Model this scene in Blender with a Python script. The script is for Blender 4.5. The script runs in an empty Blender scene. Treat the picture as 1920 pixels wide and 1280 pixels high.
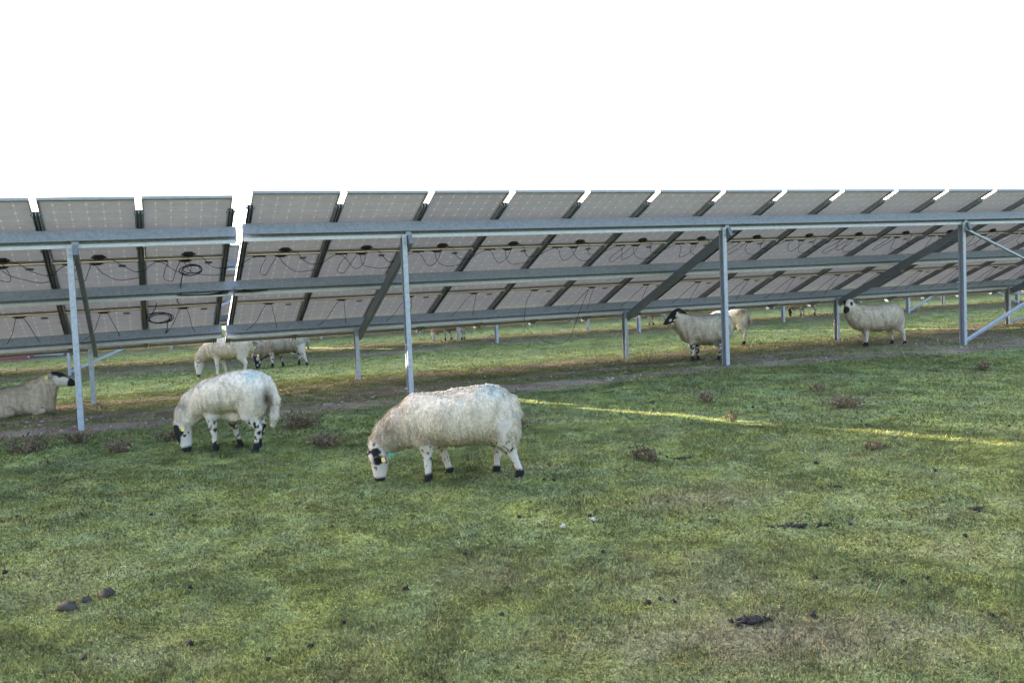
import bpy, math, random
import numpy as np
from mathutils import Vector, Matrix
random.seed(7); RNG = np.random.default_rng(11)
scene = bpy.context.scene
COL = scene.collection

# ------------------------------------------------------------------ camera
F_PX, PITCH, ROLL, CAM_H = 1657.32, 0.0498336, -0.0406099, 1.6
cam_d = bpy.data.cameras.new("camera"); cam = bpy.data.objects.new("camera", cam_d); COL.objects.link(cam)
fw = np.array([0, math.cos(PITCH), -math.sin(PITCH)]); r0 = np.array([1., 0, 0]); u0 = np.cross(r0, fw)
cr = math.cos(ROLL)*r0 + math.sin(ROLL)*u0; cu = -math.sin(ROLL)*r0 + math.cos(ROLL)*u0
cam.matrix_world = Matrix(((cr[0], cu[0], -fw[0], 0), (cr[1], cu[1], -fw[1], 0), (cr[2], cu[2], -fw[2], CAM_H), (0, 0, 0, 1)))
cam_d.sensor_width = 36; cam_d.lens = 36*F_PX/1920
cam_d.clip_start = .05; cam_d.clip_end = 3000
scene.camera = cam
# ------------------------------------------------------------------ sky, sun, exposure
SUN_DIR = Vector((-3.99, 2.16, 1.0)).normalized()            # towards the sun: low, beyond the panels, to the left
SUN_EL = math.asin(SUN_DIR.z); SUN_AZ = math.atan2(SUN_DIR.x, SUN_DIR.y)
world = bpy.data.worlds.new("World"); scene.world = world; world.use_nodes = True
wn = world.node_tree.nodes; wl = world.node_tree.links
bg = wn["Background"]; sky = wn.new("ShaderNodeTexSky"); sky.sky_type = 'NISHITA'; sky.sun_disc = False
sky.sun_elevation = SUN_EL; sky.sun_rotation = SUN_AZ
sky.altitude = 100; sky.air_density = 1.0; sky.dust_density = 5.0; sky.ozone_density = .85
wl.new(sky.outputs[0], bg.inputs[0]); bg.inputs[1].default_value = 0.15
sun_d = bpy.data.lights.new("sun", 'SUN'); sun_d.energy = 5.0; sun_d.angle = math.radians(.5); sun_d.color = (1, .86, .66)
sun = bpy.data.objects.new("sun", sun_d); COL.objects.link(sun)
sun.rotation_euler = SUN_DIR.to_track_quat('Z', 'Y').to_euler()
scene.view_settings.view_transform = 'Standard'; scene.view_settings.look = 'None'
scene.view_settings.exposure = 2.75; scene.view_settings.gamma = 1.0
scene.cycles.max_bounces = 6

# ------------------------------------------------------------------ numpy noise
def _hash(ix, iy, iz, seed):
    with np.errstate(over='ignore'):
        h = (ix.astype(np.uint32)*np.uint32(374761393) + iy.astype(np.uint32)*np.uint32(668265263) + iz.astype(np.uint32)*np.uint32(2147483647) + np.uint32((seed*974711+12345) & 0xffffffff))
        h = (h ^ (h >> np.uint32(13)))*np.uint32(1274126177); h = h ^ (h >> np.uint32(16))
    return h.astype(np.float64)/4294967295.0
def vnoise(x, y, z=None, seed=0):
    x = np.asarray(x, float); y = np.asarray(y, float); z = np.zeros_like(x) if z is None else np.asarray(z, float)
    fx, fy, fz = np.floor(x), np.floor(y), np.floor(z)
    ix, iy, iz = fx.astype(np.int64), fy.astype(np.int64), fz.astype(np.int64)
    tx, ty, tz = x-fx, y-fy, z-fz
    tx = tx*tx*(3-2*tx); ty = ty*ty*(3-2*ty); tz = tz*tz*(3-2*tz)
    out = 0
    for a in (0, 1):
        for b in (0, 1):
            for c in (0, 1):
                out = out + _hash(ix+a, iy+b, iz+c, seed)*(tx if a else 1-tx)*(ty if b else 1-ty)*(tz if c else 1-tz)
    return out
def fbm(x, y, z=None, seed=0, oct=4):
    s = 0; a = .5; t = 0; k = 1
    for i in range(oct):
        s = s + a*vnoise(np.asarray(x)*k, np.asarray(y)*k, None if z is None else np.asarray(z)*k, seed+i*17); t += a; a *= .5; k *= 2.03
    return s/t
def sstep(a, b, x):
    t = np.clip((np.asarray(x, float)-a)/(b-a), 0, 1); return t*t*(3-2*t)

# ------------------------------------------------------------------ terrain
A = 0.394469                                                 # direction of the rows
CA, SA = math.cos(A), math.sin(A)
def to_uq(x, y): return CA*x+SA*y, -SA*x+CA*y
def from_uq(u, q): return CA*u-SA*q, SA*u+CA*q
def ground_z(x, y):
    x = np.asarray(x, float); y = np.asarray(y, float)
    u, q = to_uq(x, y)
    g = np.clip(q/11, -.5, 1)
    z = g*(0.36+0.0115*np.clip(u, -40, 60))
    near = np.exp(-(np.hypot(x, y-8)/30)**2)
    z = z + near*((fbm(x*.5+3, y*.5, seed=3, oct=2)-.5)*.07 + (fbm(x*2.1, y*2.1, seed=5, oct=3)-.5)*.045)
    z = z + near*(.05*np.exp(-((x-1.35)/1.0)**2-((y-5.9)/.35)**2) + .04*np.exp(-((x-1.2)/.9)**2-((y-4.0)/.3)**2))
    return z
def gz(x, y): return float(ground_z(x, y))
def dirt_mask(x, y):
    u, q = to_uq(np.asarray(x, float), np.asarray(y, float))
    w = (fbm(u*.35, q*.35, seed=21, oct=3)-.5)
    n = fbm(u*.9, q*2.2, seed=23, oct=4)
    m = np.zeros_like(u)
    def band(c, hw, amp):
        return amp*np.exp(-(((q-c+w*1.2)/hw)**2))
    m = np.maximum(m, band(10.75-.02*u, .32, .95)); m = np.maximum(m, band(11.75, .36, 1.0)); m = np.maximum(m, band(13.5, .34, .95))
    m = np.maximum(m, (.40+.5*np.clip(w+.1, 0, .6))*sstep(10.2, 10.8, q)*sstep(14.3, 13.6, q))
    m = np.maximum(m, band(20.4, .55, .75)); m = np.maximum(m, band(21.6, .6, .8)); m = np.maximum(m, band(23.8, .6, .9))
    m = np.maximum(m, band(31, 1.2, .8)); m = np.maximum(m, band(34, .9, .8))
    return np.clip(m + (n-.5)*1.1*(m > .08), 0, 1)

# ------------------------------------------------------------------ helpers
def tag(o, label=None, cat=None, group=None, kind=None):
    if label: o['label'] = label
    if cat: o['category'] = cat
    if group: o['group'] = group
    if kind: o['kind'] = kind
    return o
def empty(name, loc, rz=0.):
    o = bpy.data.objects.new(name, None); COL.objects.link(o); o.location = loc; o.rotation_euler = (0, 0, rz); o.empty_display_size = .2
    return o
def link(name, me, parent=None, mat=None, matrix=None):
    o = bpy.data.objects.new(name, me); COL.objects.link(o)
    if mat is not None and not me.materials: me.materials.append(mat)
    if parent is not None: o.parent = parent
    if matrix is not None: o.matrix_local = matrix
    return o
def np_mesh(name, V, F, smooth=False, cols=None, normals=None, soft=None):
    V = np.asarray(V, np.float32); F = np.asarray(F, np.int32)
    me = bpy.data.meshes.new(name); k = F.shape[1]
    me.vertices.add(len(V)); me.vertices.foreach_set("co", V.ravel())
    me.loops.add(F.size); me.loops.foreach_set("vertex_index", F.ravel())
    me.polygons.add(len(F)); me.polygons.foreach_set("loop_start", np.arange(0, F.size, k, dtype=np.int32))
    me.polygons.foreach_set("use_smooth", np.full(len(F), bool(smooth)))
    me.update(calc_edges=True)
    if cols is not None:
        a = me.color_attributes.new("Col", 'FLOAT_COLOR', 'POINT')
        a.data.foreach_set("color", np.hstack([cols, np.ones((len(V), 1))]).astype(np.float32).ravel())
    if soft is not None:
        a = me.attributes.new("soft_normal", 'FLOAT_VECTOR', 'POINT'); a.data.foreach_set("vector", np.asarray(soft, np.float32).ravel())
    if normals is not None:
        me.normals_split_custom_set_from_vertices(np.asarray(normals, float).tolist())
    return me
class MB:
    def __init__(s): s.v = []; s.f = []
    def add(s, V, Fs):
        b = len(s.v); s.v += [tuple(map(float, p)) for p in V]; s.f += [tuple(i+b for i in f) for f in Fs]
    def prism(s, prof, p0, p1, ax, ay, caps=True):
        """closed profile (2-D) swept from p0 to p1; ax, ay the profile axes"""
        p0, p1, ax, ay = (np.asarray(k, float) for k in (p0, p1, ax, ay)); n = len(prof)
        V = [p0+ax*a+ay*b for a, b in prof]+[p1+ax*a+ay*b for a, b in prof]
        Fs = [(i, (i+1) % n, n+(i+1) % n, n+i) for i in range(n)]
        if caps: Fs += [tuple(reversed(range(n))), tuple(range(n, 2*n))]
        s.add(V, Fs)
    def box(s, c, ex, ey, ez, X=(1, 0, 0), Y=(0, 1, 0), Z=(0, 0, 1)):
        c = np.asarray(c, float); X, Y, Z = (np.asarray(k, float) for k in (X, Y, Z))
        V = [c+X*ex*a+Y*ey*b+Z*ez*d for d in (-.5, .5) for b in (-.5, .5) for a in (-.5, .5)]
        s.add(V, [(0, 2, 3, 1), (4, 5, 7, 6), (0, 1, 5, 4), (2, 6, 7, 3), (0, 4, 6, 2), (1, 3, 7, 5)])
    def tube(s, pts, r, n=6):
        pts = np.asarray(pts, float); m = len(pts)
        if np.isscalar(r): r = np.full(m, r)
        T = np.gradient(pts, axis=0); T /= np.linalg.norm(T, axis=1)[:, None]+1e-12
        ref = np.array([.31, .23, .92]); V = []
        for i in range(m):
            a = np.cross(T[i], ref); a /= np.linalg.norm(a)+1e-9; b = np.cross(T[i], a)
            for k in range(n):
                th = 2*math.pi*k/n; V.append(pts[i]+r[i]*(a*math.cos(th)+b*math.sin(th)))
        Fs = [(i*n+k, i*n+(k+1) % n, (i+1)*n+(k+1) % n, (i+1)*n+k) for i in range(m-1) for k in range(n)]
        Fs += [tuple(reversed(range(n))), tuple(range((m-1)*n, m*n))]
        s.add(V, Fs)
    def mesh(s, name, smooth=False):
        me = bpy.data.meshes.new(name); me.from_pydata(s.v, [], s.f)
        if smooth: me.polygons.foreach_set("use_smooth", [True]*len(me.polygons))
        me.update(); return me
    def build(s, name, mat, parent=None, smooth=False):
        return link(name, s.mesh(name, smooth), parent, mat)
def spline(P, n=24):
    P = [np.asarray(p, float) for p in P]; Q = [2*P[0]-P[1]]+P+[2*P[-1]-P[-2]]; out = []
    for i in range(1, len(Q)-2):
        for t in np.linspace(0, 1, max(3, n//(len(P)-1)), endpoint=False):
            a, b, c, d = Q[i-1], Q[i], Q[i+1], Q[i+2]
            out.append(.5*((2*b)+(-a+c)*t+(2*a-5*b+4*c-d)*t*t+(-a+3*b-3*c+d)*t**3))
    out.append(P[-1]); return np.array(out)

# ------------------------------------------------------------------ materials
def mat_new(name, base=(.5, .5, .5), rough=.6, metal=0., spec=.5):
    m = bpy.data.materials.new(name); m.use_nodes = True; b = m.node_tree.nodes["Principled BSDF"]
    b.inputs["Base Color"].default_value = (*base, 1); b.inputs["Roughness"].default_value = rough; b.inputs["Metallic"].default_value = metal
    b.inputs["Specular IOR Level"].default_value = spec
    return m
def nd(m, t, **kw):
    n = m.node_tree.nodes.new(t)
    for k, v in kw.items():
        if k in n.inputs: n.inputs[k].default_value = v
        else: setattr(n, k, v)
    return n
def lk(m, a, b): m.node_tree.links.new(a, b)
def ramp(m, fac, stops):
    r = nd(m, "ShaderNodeValToRGB"); e = r.color_ramp.elements
    while len(e) < len(stops): e.new(.5)
    for i, (p, c) in enumerate(stops): e[i].position = p; e[i].color = (*c, 1)
    lk(m, fac, r.inputs[0]); return r.outputs[0]
def galv(name, c0, c1, rough, metal, sc=14):
    m = mat_new(name, c0, rough, metal); b = m.node_tree.nodes["Principled BSDF"]
    tc = nd(m, "ShaderNodeTexCoord"); v = nd(m, "ShaderNodeTexVoronoi", Scale=sc*4); n = nd(m, "ShaderNodeTexNoise", Scale=float(sc), Detail=5.0)
    lk(m, tc.outputs["Object"], v.inputs["Vector"]); lk(m, tc.outputs["Object"], n.inputs["Vector"])
    mx = nd(m, "ShaderNodeMath", operation='MULTIPLY_ADD'); lk(m, v.outputs["Color"], mx.inputs[0]); mx.inputs[1].default_value = .35
    lk(m, n.outputs["Fac"], mx.inputs[2])
    lk(m, ramp(m, mx.outputs[0], [(.3, c0), (.9, c1)]), b.inputs["Base Color"])
    rr = nd(m, "ShaderNodeMapRange"); lk(m, n.outputs["Fac"], rr.inputs[0]); rr.inputs[3].default_value = rough-.1; rr.inputs[4].default_value = rough+.12
    lk(m, rr.outputs[0], b.inputs["Roughness"])
    return m
M = {}
M['galv'] = galv('galvanised_steel', (.18, .205, .265), (.295, .325, .40), .48, .3, 24)
M['post'] = galv('post_steel', (.25, .275, .345), (.42, .45, .53), .5, .3, 24)
M['galv_lit'] = galv('purlin_steel_lit', (.50, .51, .53), (.64, .65, .68), .55, .1)  # paler copy of the purlin steel, light painted into its colour
M['rail'] = galv('rail_steel', (.18, .205, .275), (.28, .31, .40), .45, .2)
M['rafter'] = galv('rafter_steel', (.135, .16, .215), (.20, .23, .30), .5, .3, 25)
M['frame'] = galv('panel_frame_aluminium', (.24, .235, .23), (.33, .325, .32), .4, .4, 20)
M['plastic'] = mat_new('black_plastic', (.012, .012, .014), .5)
M['cable'] = mat_new('black_cable', (.013, .013, .015), .55)
M['label'] = mat_new('grey_label', (.16, .16, .17), .5)
M['tagy'] = mat_new('yellow_tag', (.66, .58, .20), .5)
M['tagt'] = mat_new('teal_tag', (.04, .33, .28), .4)
M['eye'] = mat_new('eye', (.012, .009, .006), .15)
M['hoof'] = mat_new('hoof', (.02, .018, .017), .6)

def panel_back_mat():
    m = mat_new('panel_back', (.4, .4, .4), .32); b = m.node_tree.nodes["Principled BSDF"]
    tc = nd(m, "ShaderNodeTexCoord"); sp = nd(m, "ShaderNodeSeparateXYZ"); lk(m, tc.outputs["Object"], sp.inputs[0])
    def line(out, pitch, half, off):
        a = nd(m, "ShaderNodeMath", operation='ADD'); lk(m, out, a.inputs[0]); a.inputs[1].default_value = off
        md = nd(m, "ShaderNodeMath", operation='PINGPONG'); lk(m, a.outputs[0], md.inputs[0]); md.inputs[1].default_value = pitch/2
        c = nd(m, "ShaderNodeMath", operation='LESS_THAN'); lk(m, md.outputs[0], c.inputs[0]); c.inputs[1].default_value = half
        return c.outputs[0], md.outputs[0]
    lx, dx = line(sp.outputs[0], .159, .0042, .0225); ly, dy = line(sp.outputs[1], .159, .0035, .012)
    # bright corners where four cells meet
    s2 = nd(m, "ShaderNodeMath", operation='ADD'); lk(m, dx, s2.inputs[0]); lk(m, dy, s2.inputs[1])
    cn = nd(m, "ShaderNodeMath", operation='LESS_THAN'); lk(m, s2.outputs[0], cn.inputs[0]); cn.inputs[1].default_value = .017
    # dashes along the line
    ds = nd(m, "ShaderNodeMath", operation='PINGPONG'); lk(m, sp.outputs[1], ds.inputs[0]); ds.inputs[1].default_value = .0265
    dl = nd(m, "ShaderNodeMath", operation='GREATER_THAN'); lk(m, ds.outputs[0], dl.inputs[0]); dl.inputs[1].default_value = .010
    k1 = nd(m, "ShaderNodeMath", operation='MULTIPLY'); lk(m, lx, k1.inputs[0]); lk(m, dl.outputs[0], k1.inputs[1])
    k2 = nd(m, "ShaderNodeMath", operation='MULTIPLY_ADD'); lk(m, k1.outputs[0], k2.inputs[0]); k2.inputs[1].default_value = .55; lk(m, cn.outputs[0], k2.inputs[2])
    k3 = nd(m, "ShaderNodeMath", operation='MULTIPLY_ADD', use_clamp=True); lk(m, ly, k3.inputs[0]); k3.inputs[1].default_value = .12; lk(m, k2.outputs[0], k3.inputs[2])
    n = nd(m, "ShaderNodeTexNoise", Scale=3.0, Detail=4.0); mp = nd(m, "ShaderNodeMapping"); mp.inputs["Scale"].default_value = (1, 6, 1)
    oi = nd(m, "ShaderNodeObjectInfo"); va = nd(m, "ShaderNodeVectorMath", operation='ADD'); lk(m, tc.outputs["Object"], va.inputs[0]); lk(m, oi.outputs["Random"], va.inputs[1])
    sc = nd(m, "ShaderNodeVectorMath", operation='SCALE'); 
    lk(m, va.outputs[0], mp.inputs[0]); lk(m, mp.outputs[0], n.inputs["Vector"])
    base = ramp(m, n.outputs["Fac"], [(.25, (.40, .38, .46)), (.75, (.475, .455, .53))])
    ob = nd(m, "ShaderNodeMapRange"); lk(m, oi.outputs["Random"], ob.inputs[0]); ob.inputs[3].default_value = .86; ob.inputs[4].default_value = 1.10
    n9 = nd(m, "ShaderNodeTexNoise", Scale=9.0, Detail=6.0, Roughness=.7); lk(m, va.outputs[0], n9.inputs["Vector"]); d9 = nd(m, "ShaderNodeMapRange"); lk(m, n9.outputs["Fac"], d9.inputs[0]); d9.inputs[1].default_value = .35; d9.inputs[2].default_value = .65; d9.inputs[3].default_value = .90; d9.inputs[4].default_value = 1.06
    dm9 = nd(m, "ShaderNodeMath", operation='MULTIPLY'); lk(m, ob.outputs[0], dm9.inputs[0]); lk(m, d9.outputs[0], dm9.inputs[1]); lk(m, base, sc.inputs[0]); lk(m, dm9.outputs[0], sc.inputs["Scale"]); base = sc.outputs[0]
    mr = nd(m, "ShaderNodeMixRGB"); lk(m, k3.outputs[0], mr.inputs[0]); lk(m, base, mr.inputs[1]); mr.inputs[2].default_value = (.72, .69, .70, 1)
    lk(m, mr.outputs[0], b.inputs["Base Color"])
    # double glass module: dark cells on the sun side, a little light leaks through, more between the cells
    tr = nd(m, "ShaderNodeBsdfTranslucent"); tm = nd(m, "ShaderNodeMixRGB"); lk(m, k3.outputs[0], tm.inputs[0]); tm.inputs[1].default_value = (.0125, .0145, .0225, 1); tm.inputs[2].default_value = (.030, .029, .034, 1)
    lk(m, tm.outputs[0], tr.inputs[0])
    fr = nd(m, "ShaderNodeBsdfPrincipled"); fr.inputs["Base Color"].default_value = (.012, .016, .035, 1); fr.inputs["Roughness"].default_value = .12
    ge = nd(m, "ShaderNodeNewGeometry"); ms = nd(m, "ShaderNodeMixShader"); lk(m, ge.outputs["Backfacing"], ms.inputs[0]); lk(m, fr.outputs[0], ms.inputs[1]); lk(m, b.outputs[0], ms.inputs[2])
    ad = nd(m, "ShaderNodeAddShader"); lk(m, ms.outputs[0], ad.inputs[0]); lk(m, tr.outputs[0], ad.inputs[1]); lk(m, ad.outputs[0], m.node_tree.nodes["Material Output"].inputs[0])
    return m
M['back'] = panel_back_mat()

def attr_mat(name, rough=.9, transl=0., noise=0., nscale=60., spec=.2):
    m = mat_new(name, (.5, .5, .5), rough, 0, spec); b = m.node_tree.nodes["Principled BSDF"]
    a = nd(m, "ShaderNodeVertexColor", layer_name="Col"); col = a.outputs[0]
    if noise:
        tc = nd(m, "ShaderNodeTexCoord"); n = nd(m, "ShaderNodeTexNoise", Scale=nscale, Detail=3.0); lk(m, tc.outputs["Object"], n.inputs["Vector"])
        mr = nd(m, "ShaderNodeMapRange"); lk(m, n.outputs["Fac"], mr.inputs[0]); mr.inputs[1].default_value = .3; mr.inputs[2].default_value = .7; mr.inputs[3].default_value = 1-noise; mr.inputs[4].default_value = 1+noise
        vm = nd(m, "ShaderNodeVectorMath", operation='SCALE'); lk(m, col, vm.inputs[0]); lk(m, mr.outputs[0], vm.inputs["Scale"]); col = vm.outputs[0]
    lk(m, col, b.inputs["Base Color"])
    if transl:
        t = nd(m, "ShaderNodeBsdfTranslucent"); lk(m, col, t.inputs[0]); mx = nd(m, "ShaderNodeMixShader"); mx.inputs[0].default_value = transl
        lk(m, b.outputs[0], mx.inputs[1]); lk(m, t.outputs[0], mx.inputs[2]); lk(m, mx.outputs[0], m.node_tree.nodes["Material Output"].inputs[0])
    return m
M['grass'] = attr_mat('grass_blades', .7, .45)
_m = M['grass']; _a = nd(_m, "ShaderNodeAttribute", attribute_name="soft_normal")
for _n in list(_m.node_tree.nodes):
    if _n.bl_idname in ("ShaderNodeBsdfPrincipled", "ShaderNodeBsdfTranslucent"): lk(_m, _a.outputs["Vector"], _n.inputs["Normal"])
M['wool'] = attr_mat('wool', .95, .12, .10, 45., .1)
M['hide'] = attr_mat('hide', .85, 0., .10, 90., .15)
M['twig'] = attr_mat('dry_twig', .9, 0., .0, 60., .1)
M['clod'] = attr_mat('clod', .75, 0., .25, 40., .3)

def ground_mat():
    m = mat_new('turf', (.1, .1, .1), .95, 0, .1); b = m.node_tree.nodes["Principled BSDF"]
    a = nd(m, "ShaderNodeVertexColor", layer_name="Col"); tc = nd(m, "ShaderNodeTexCoord")
    n = nd(m, "ShaderNodeTexNoise", Scale=28.0, Detail=8.0, Roughness=.7); lk(m, tc.outputs["Object"], n.inputs["Vector"])
    n2 = nd(m, "ShaderNodeTexNoise", Scale=3.0, Detail=6.0, Roughness=.65); lk(m, tc.outputs["Object"], n2.inputs["Vector"])
    ad = nd(m, "ShaderNodeMath", operation='ADD'); lk(m, n.outputs["Fac"], ad.inputs[0]); lk(m, n2.outputs["Fac"], ad.inputs[1])
    mr = nd(m, "ShaderNodeMapRange"); lk(m, ad.outputs[0], mr.inputs[0]); mr.inputs[1].default_value = .7; mr.inputs[2].default_value = 1.3; mr.inputs[3].default_value = .55; mr.inputs[4].default_value = 1.5
    vm = nd(m, "ShaderNodeVectorMath", operation='SCALE'); lk(m, a.outputs[0], vm.inputs[0]); lk(m, mr.outputs[0], vm.inputs["Scale"])
    lk(m, vm.outputs[0], b.inputs["Base Color"])
    bp = nd(m, "ShaderNodeBump", Strength=.9, Distance=.05); lk(m, n.outputs["Fac"], bp.inputs["Height"]); lk(m, bp.outputs[0], b.inputs["Normal"])
    return m
M['turf'] = ground_mat()

# ------------------------------------------------------------------ ground sheet
def turf_colours(x, y):
    """albedo of the sward at a place: greener, yellower, bluer, straw and bare soil patches"""
    n1 = fbm(x*.55, y*.55, seed=31, oct=3); n2 = fbm(x*2.2, y*2.2, seed=37, oct=3); n3 = fbm(x*1.1+9, y*1.1, seed=41, oct=4); n4 = fbm(x*8., y*8., seed=47, oct=3); n5 = fbm(x*5.+7, y*5., seed=49, oct=3)
    green = np.array([.134, .158, .062]); yel = np.array([.205, .226, .070]); blue = np.array([.118, .150, .086]); straw = np.array([.24, .205, .135]); brown = np.array([.132, .128, .070])
    t = sstep(.34, .68, .14*n1+.26*n2+.60*n5)[:, None]; c = green*(1-t)+yel*t
    t = (.45*sstep(.48, .66, .3*n3+.7*n4))[:, None]; c = c*(1-t)+blue*t
    t = (.5*sstep(.56, .72, n5*.5+.5*fbm(x*6., y*6., seed=51, oct=3)))[:, None]; c = c*(1-t)+brown*t
    s = sstep(.60, .74, fbm(x*1.3+40, y*1.3, seed=53, oct=4))*.22
    for (cx, cy, sx, sy, k) in ((1.1, 3.72, .8, .26, .8), (1.2, 5.85, .45, .25, .55), (.95, 4.35, .6, .3, .3), (2.2, 4.9, .8, .3, .2)):
        s = np.maximum(s, k*np.exp(-((x-cx)/sx)**2-((y-cy)/sy)**2)*sstep(.3, .6, n4+.15))
    s = s[:, None]; c = c*(1-s)+straw*s
    return 1.86*c*(.58+.84*n4)[:, None]
def dirt_colours(x, y):
    n = fbm(x*1.5, y*1.5, seed=61, oct=4)[:, None]; n2 = sstep(.45, .7, fbm(x*3.1, y*3.1, seed=67, oct=3))[:, None]
    c = np.array([.095, .068, .055])*(1-n)+np.array([.185, .146, .122])*n
    return 2.3*c*(1-.25*n2)
def graded(lo, hi, c0, c1, d, g=1.13):
    mid = list(np.arange(c0, c1+1e-6, d)); s = d; r = [c1]
    while r[-1] < hi: s *= g; r.append(r[-1]+s)
    s = d; l = [c0]
    while l[-1] > lo: s *= g; l.append(l[-1]-s)
    return np.array(l[:0:-1]+mid+r[1:])
gx = graded(-900, 900, -9, 12, .07); gy = graded(-300, 1500, 1.5, 18, .07)
GX, GY = np.meshgrid(gx, gy); fx, fy = GX.ravel(), GY.ravel()
dm = dirt_mask(fx, fy)[:, None]
gcol = turf_colours(fx, fy)*.92*(1-dm)+dirt_colours(fx, fy)*dm
nx, ny = len(gx), len(gy); idx = np.arange(nx*ny).reshape(ny, nx)
quads = np.stack([idx[:-1, :-1], idx[:-1, 1:], idx[1:, 1:], idx[1:, :-1]], -1).reshape(-1, 4)
gr = link('ground', np_mesh('ground', np.stack([fx, fy, ground_z(fx, fy)-.004], 1), quads, True, gcol), None, M['turf'])
tag(gr, kind='structure')

# ------------------------------------------------------------------ grass
def blades(x, y, h, w, lean, col, seg=1):
    n = len(x); th = RNG.uniform(0, 2*np.pi, n); z = ground_z(x, y)-.004
    dx, dy = np.cos(th)*w*.5, np.sin(th)*w*.5
    ld = RNG.uniform(0, 2*np.pi, n); lx, ly = np.cos(ld)*lean*h, np.sin(ld)*lean*h
    V = np.empty((n, 3, 3)); V[:, 0] = np.stack([x-dx, y-dy, z], 1); V[:, 1] = np.stack([x+dx, y+dy, z], 1)
    V[:, 2] = np.stack([x+lx, y+ly, z+h*np.sqrt(np.clip(1-lean**2, .05, 1))], 1)
    up_ = np.where(RNG.uniform(0, 1, n) < .19, .30, 1.0); sg_ = np.where(up_ < .5, .8, .32); nr = np.stack([RNG.normal(0, 1, n)*sg_, RNG.normal(0, 1, n)*sg_, up_], 1); nr /= np.linalg.norm(nr, axis=1)[:, None]
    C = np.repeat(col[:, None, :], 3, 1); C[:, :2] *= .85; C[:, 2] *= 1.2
    F = np.arange(3*n).reshape(n, 3)
    return V.reshape(-1, 3), F, C.reshape(-1, 3), np.repeat(nr, 3, 0)
def wedge(n, d0, d1, half=.72, inner=0.):
    d = np.sqrt(RNG.uniform(d0*d0, d1*d1, n)); t = RNG.uniform(inner, half, n)*RNG.choice([-1, 1], n)
    return np.sin(t)*d, np.cos(t)*d
parts = []
for n, d0, d1, hm, w, inner, half in [b_+(0., .72) for b_ in ((330000, 2.6, 5.2, .022, .0050), (360000, 5.2, 9.0, .025, .0068), (280000, 9., 15., .030, .0105), (150000, 15., 27., .036, .018), (70000, 27., 48., .045, .034))]+[(70000, .6, 2.6, .022, .006, 0., 1.5), (110000, 2.6, 6., .024, .0085, .72, 1.5), (130000, 6., 14., .028, .013, .72, 1.3), (60000, 14., 32., .036, .026, .72, 1.2)]:
    x, y = wedge(n, d0, d1, half, inner)
    d = dirt_mask(x, y); tuft = fbm(x*2.6, y*2.6, seed=71, oct=3); keep = RNG.uniform(0, 1, n) > d*.93
    x, y, d, tuft = x[keep], y[keep], d[keep], tuft[keep]
    h = .56*hm*np.exp(RNG.normal(0, .38, len(x)))*(.74+.55*sstep(.3, .72, tuft))
    lean = np.clip(np.abs(RNG.normal(.68, .22, len(x))), 0, .96)
    c = turf_colours(x, y); k = 1.16*np.exp(RNG.normal(0, .22, (len(x), 1)))*(.76+.48*sstep(.3, .7, fbm(x*14, y*14, seed=77, oct=2)))[:, None]
    dry = (RNG.uniform(0, 1, len(x)) < .10+.3*d)[:, None]
    c = np.where(dry, np.array([.30, .25, .15]), c)*k
    c[:, 1] *= RNG.uniform(.92, 1.08, len(x))
    parts.append(blades(x, y, h, np.full(len(x), w), lean, c))
def merge(parts):
    V = np.vstack([p[0] for p in parts]); C = np.vstack([p[2] for p in parts]); N = np.vstack([p[3] for p in parts]); F = []; b = 0
    for p in parts: F.append(p[1]+b); b += len(p[0])
    return V, np.vstack(F), C, N
V_, F_, C_, N_ = merge(parts)
g = link('grass', np_mesh('grass', V_, F_, True, C_, soft=N_), None, M['grass'])
tag(g, 'short green and yellowish grass covering the grazed field', 'grass', kind='stuff')
# dry bent stalks
parts = []
for (cx, cy, sx, sy, n, hm) in ((1.1, 3.75, .75, .24, 1300, .065), (1.2, 5.85, .40, .2, 480, .055), (.95, 4.35, .55, .25, 350, .05), (2.2, 4.9, .7, .3, 90, .06), (3.4, 9.2, .8, .5, 80, .08), (.3, 5.2, 3.2, 1.5, 600, .05), (.6, 8.5, 5., 2.2, 420, .075), (-2.2, 9.2, 2.6, .5, 260, .09), (2.6, 7.3, 1.5, .5, 120, .06)):
    x = RNG.normal(cx, sx, n); y = RNG.normal(cy, sy, n); ok = np.hypot(x, y) > 2.6; x, y = x[ok], y[ok]; m = len(x)
    h = hm*np.exp(RNG.normal(0, .45, m)); lean = np.clip(np.abs(RNG.normal(.7, .22, m)), 0, .97)
    c = np.array([.46, .39, .27])*RNG.uniform(.55, 1.25, (m, 1))
    parts.append(blades(x, y, h, np.clip(np.hypot(x, y)*.0007, .0032, .006), lean, c))
V_, F_, C_, N_ = merge(parts)
g = link('dry_grass', np_mesh('dry_grass', V_, F_, True, C_, soft=N_), None, M['grass'])
tag(g, 'thin bleached grass stalks lying scattered through the green turf', 'dry grass', kind='stuff')
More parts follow.
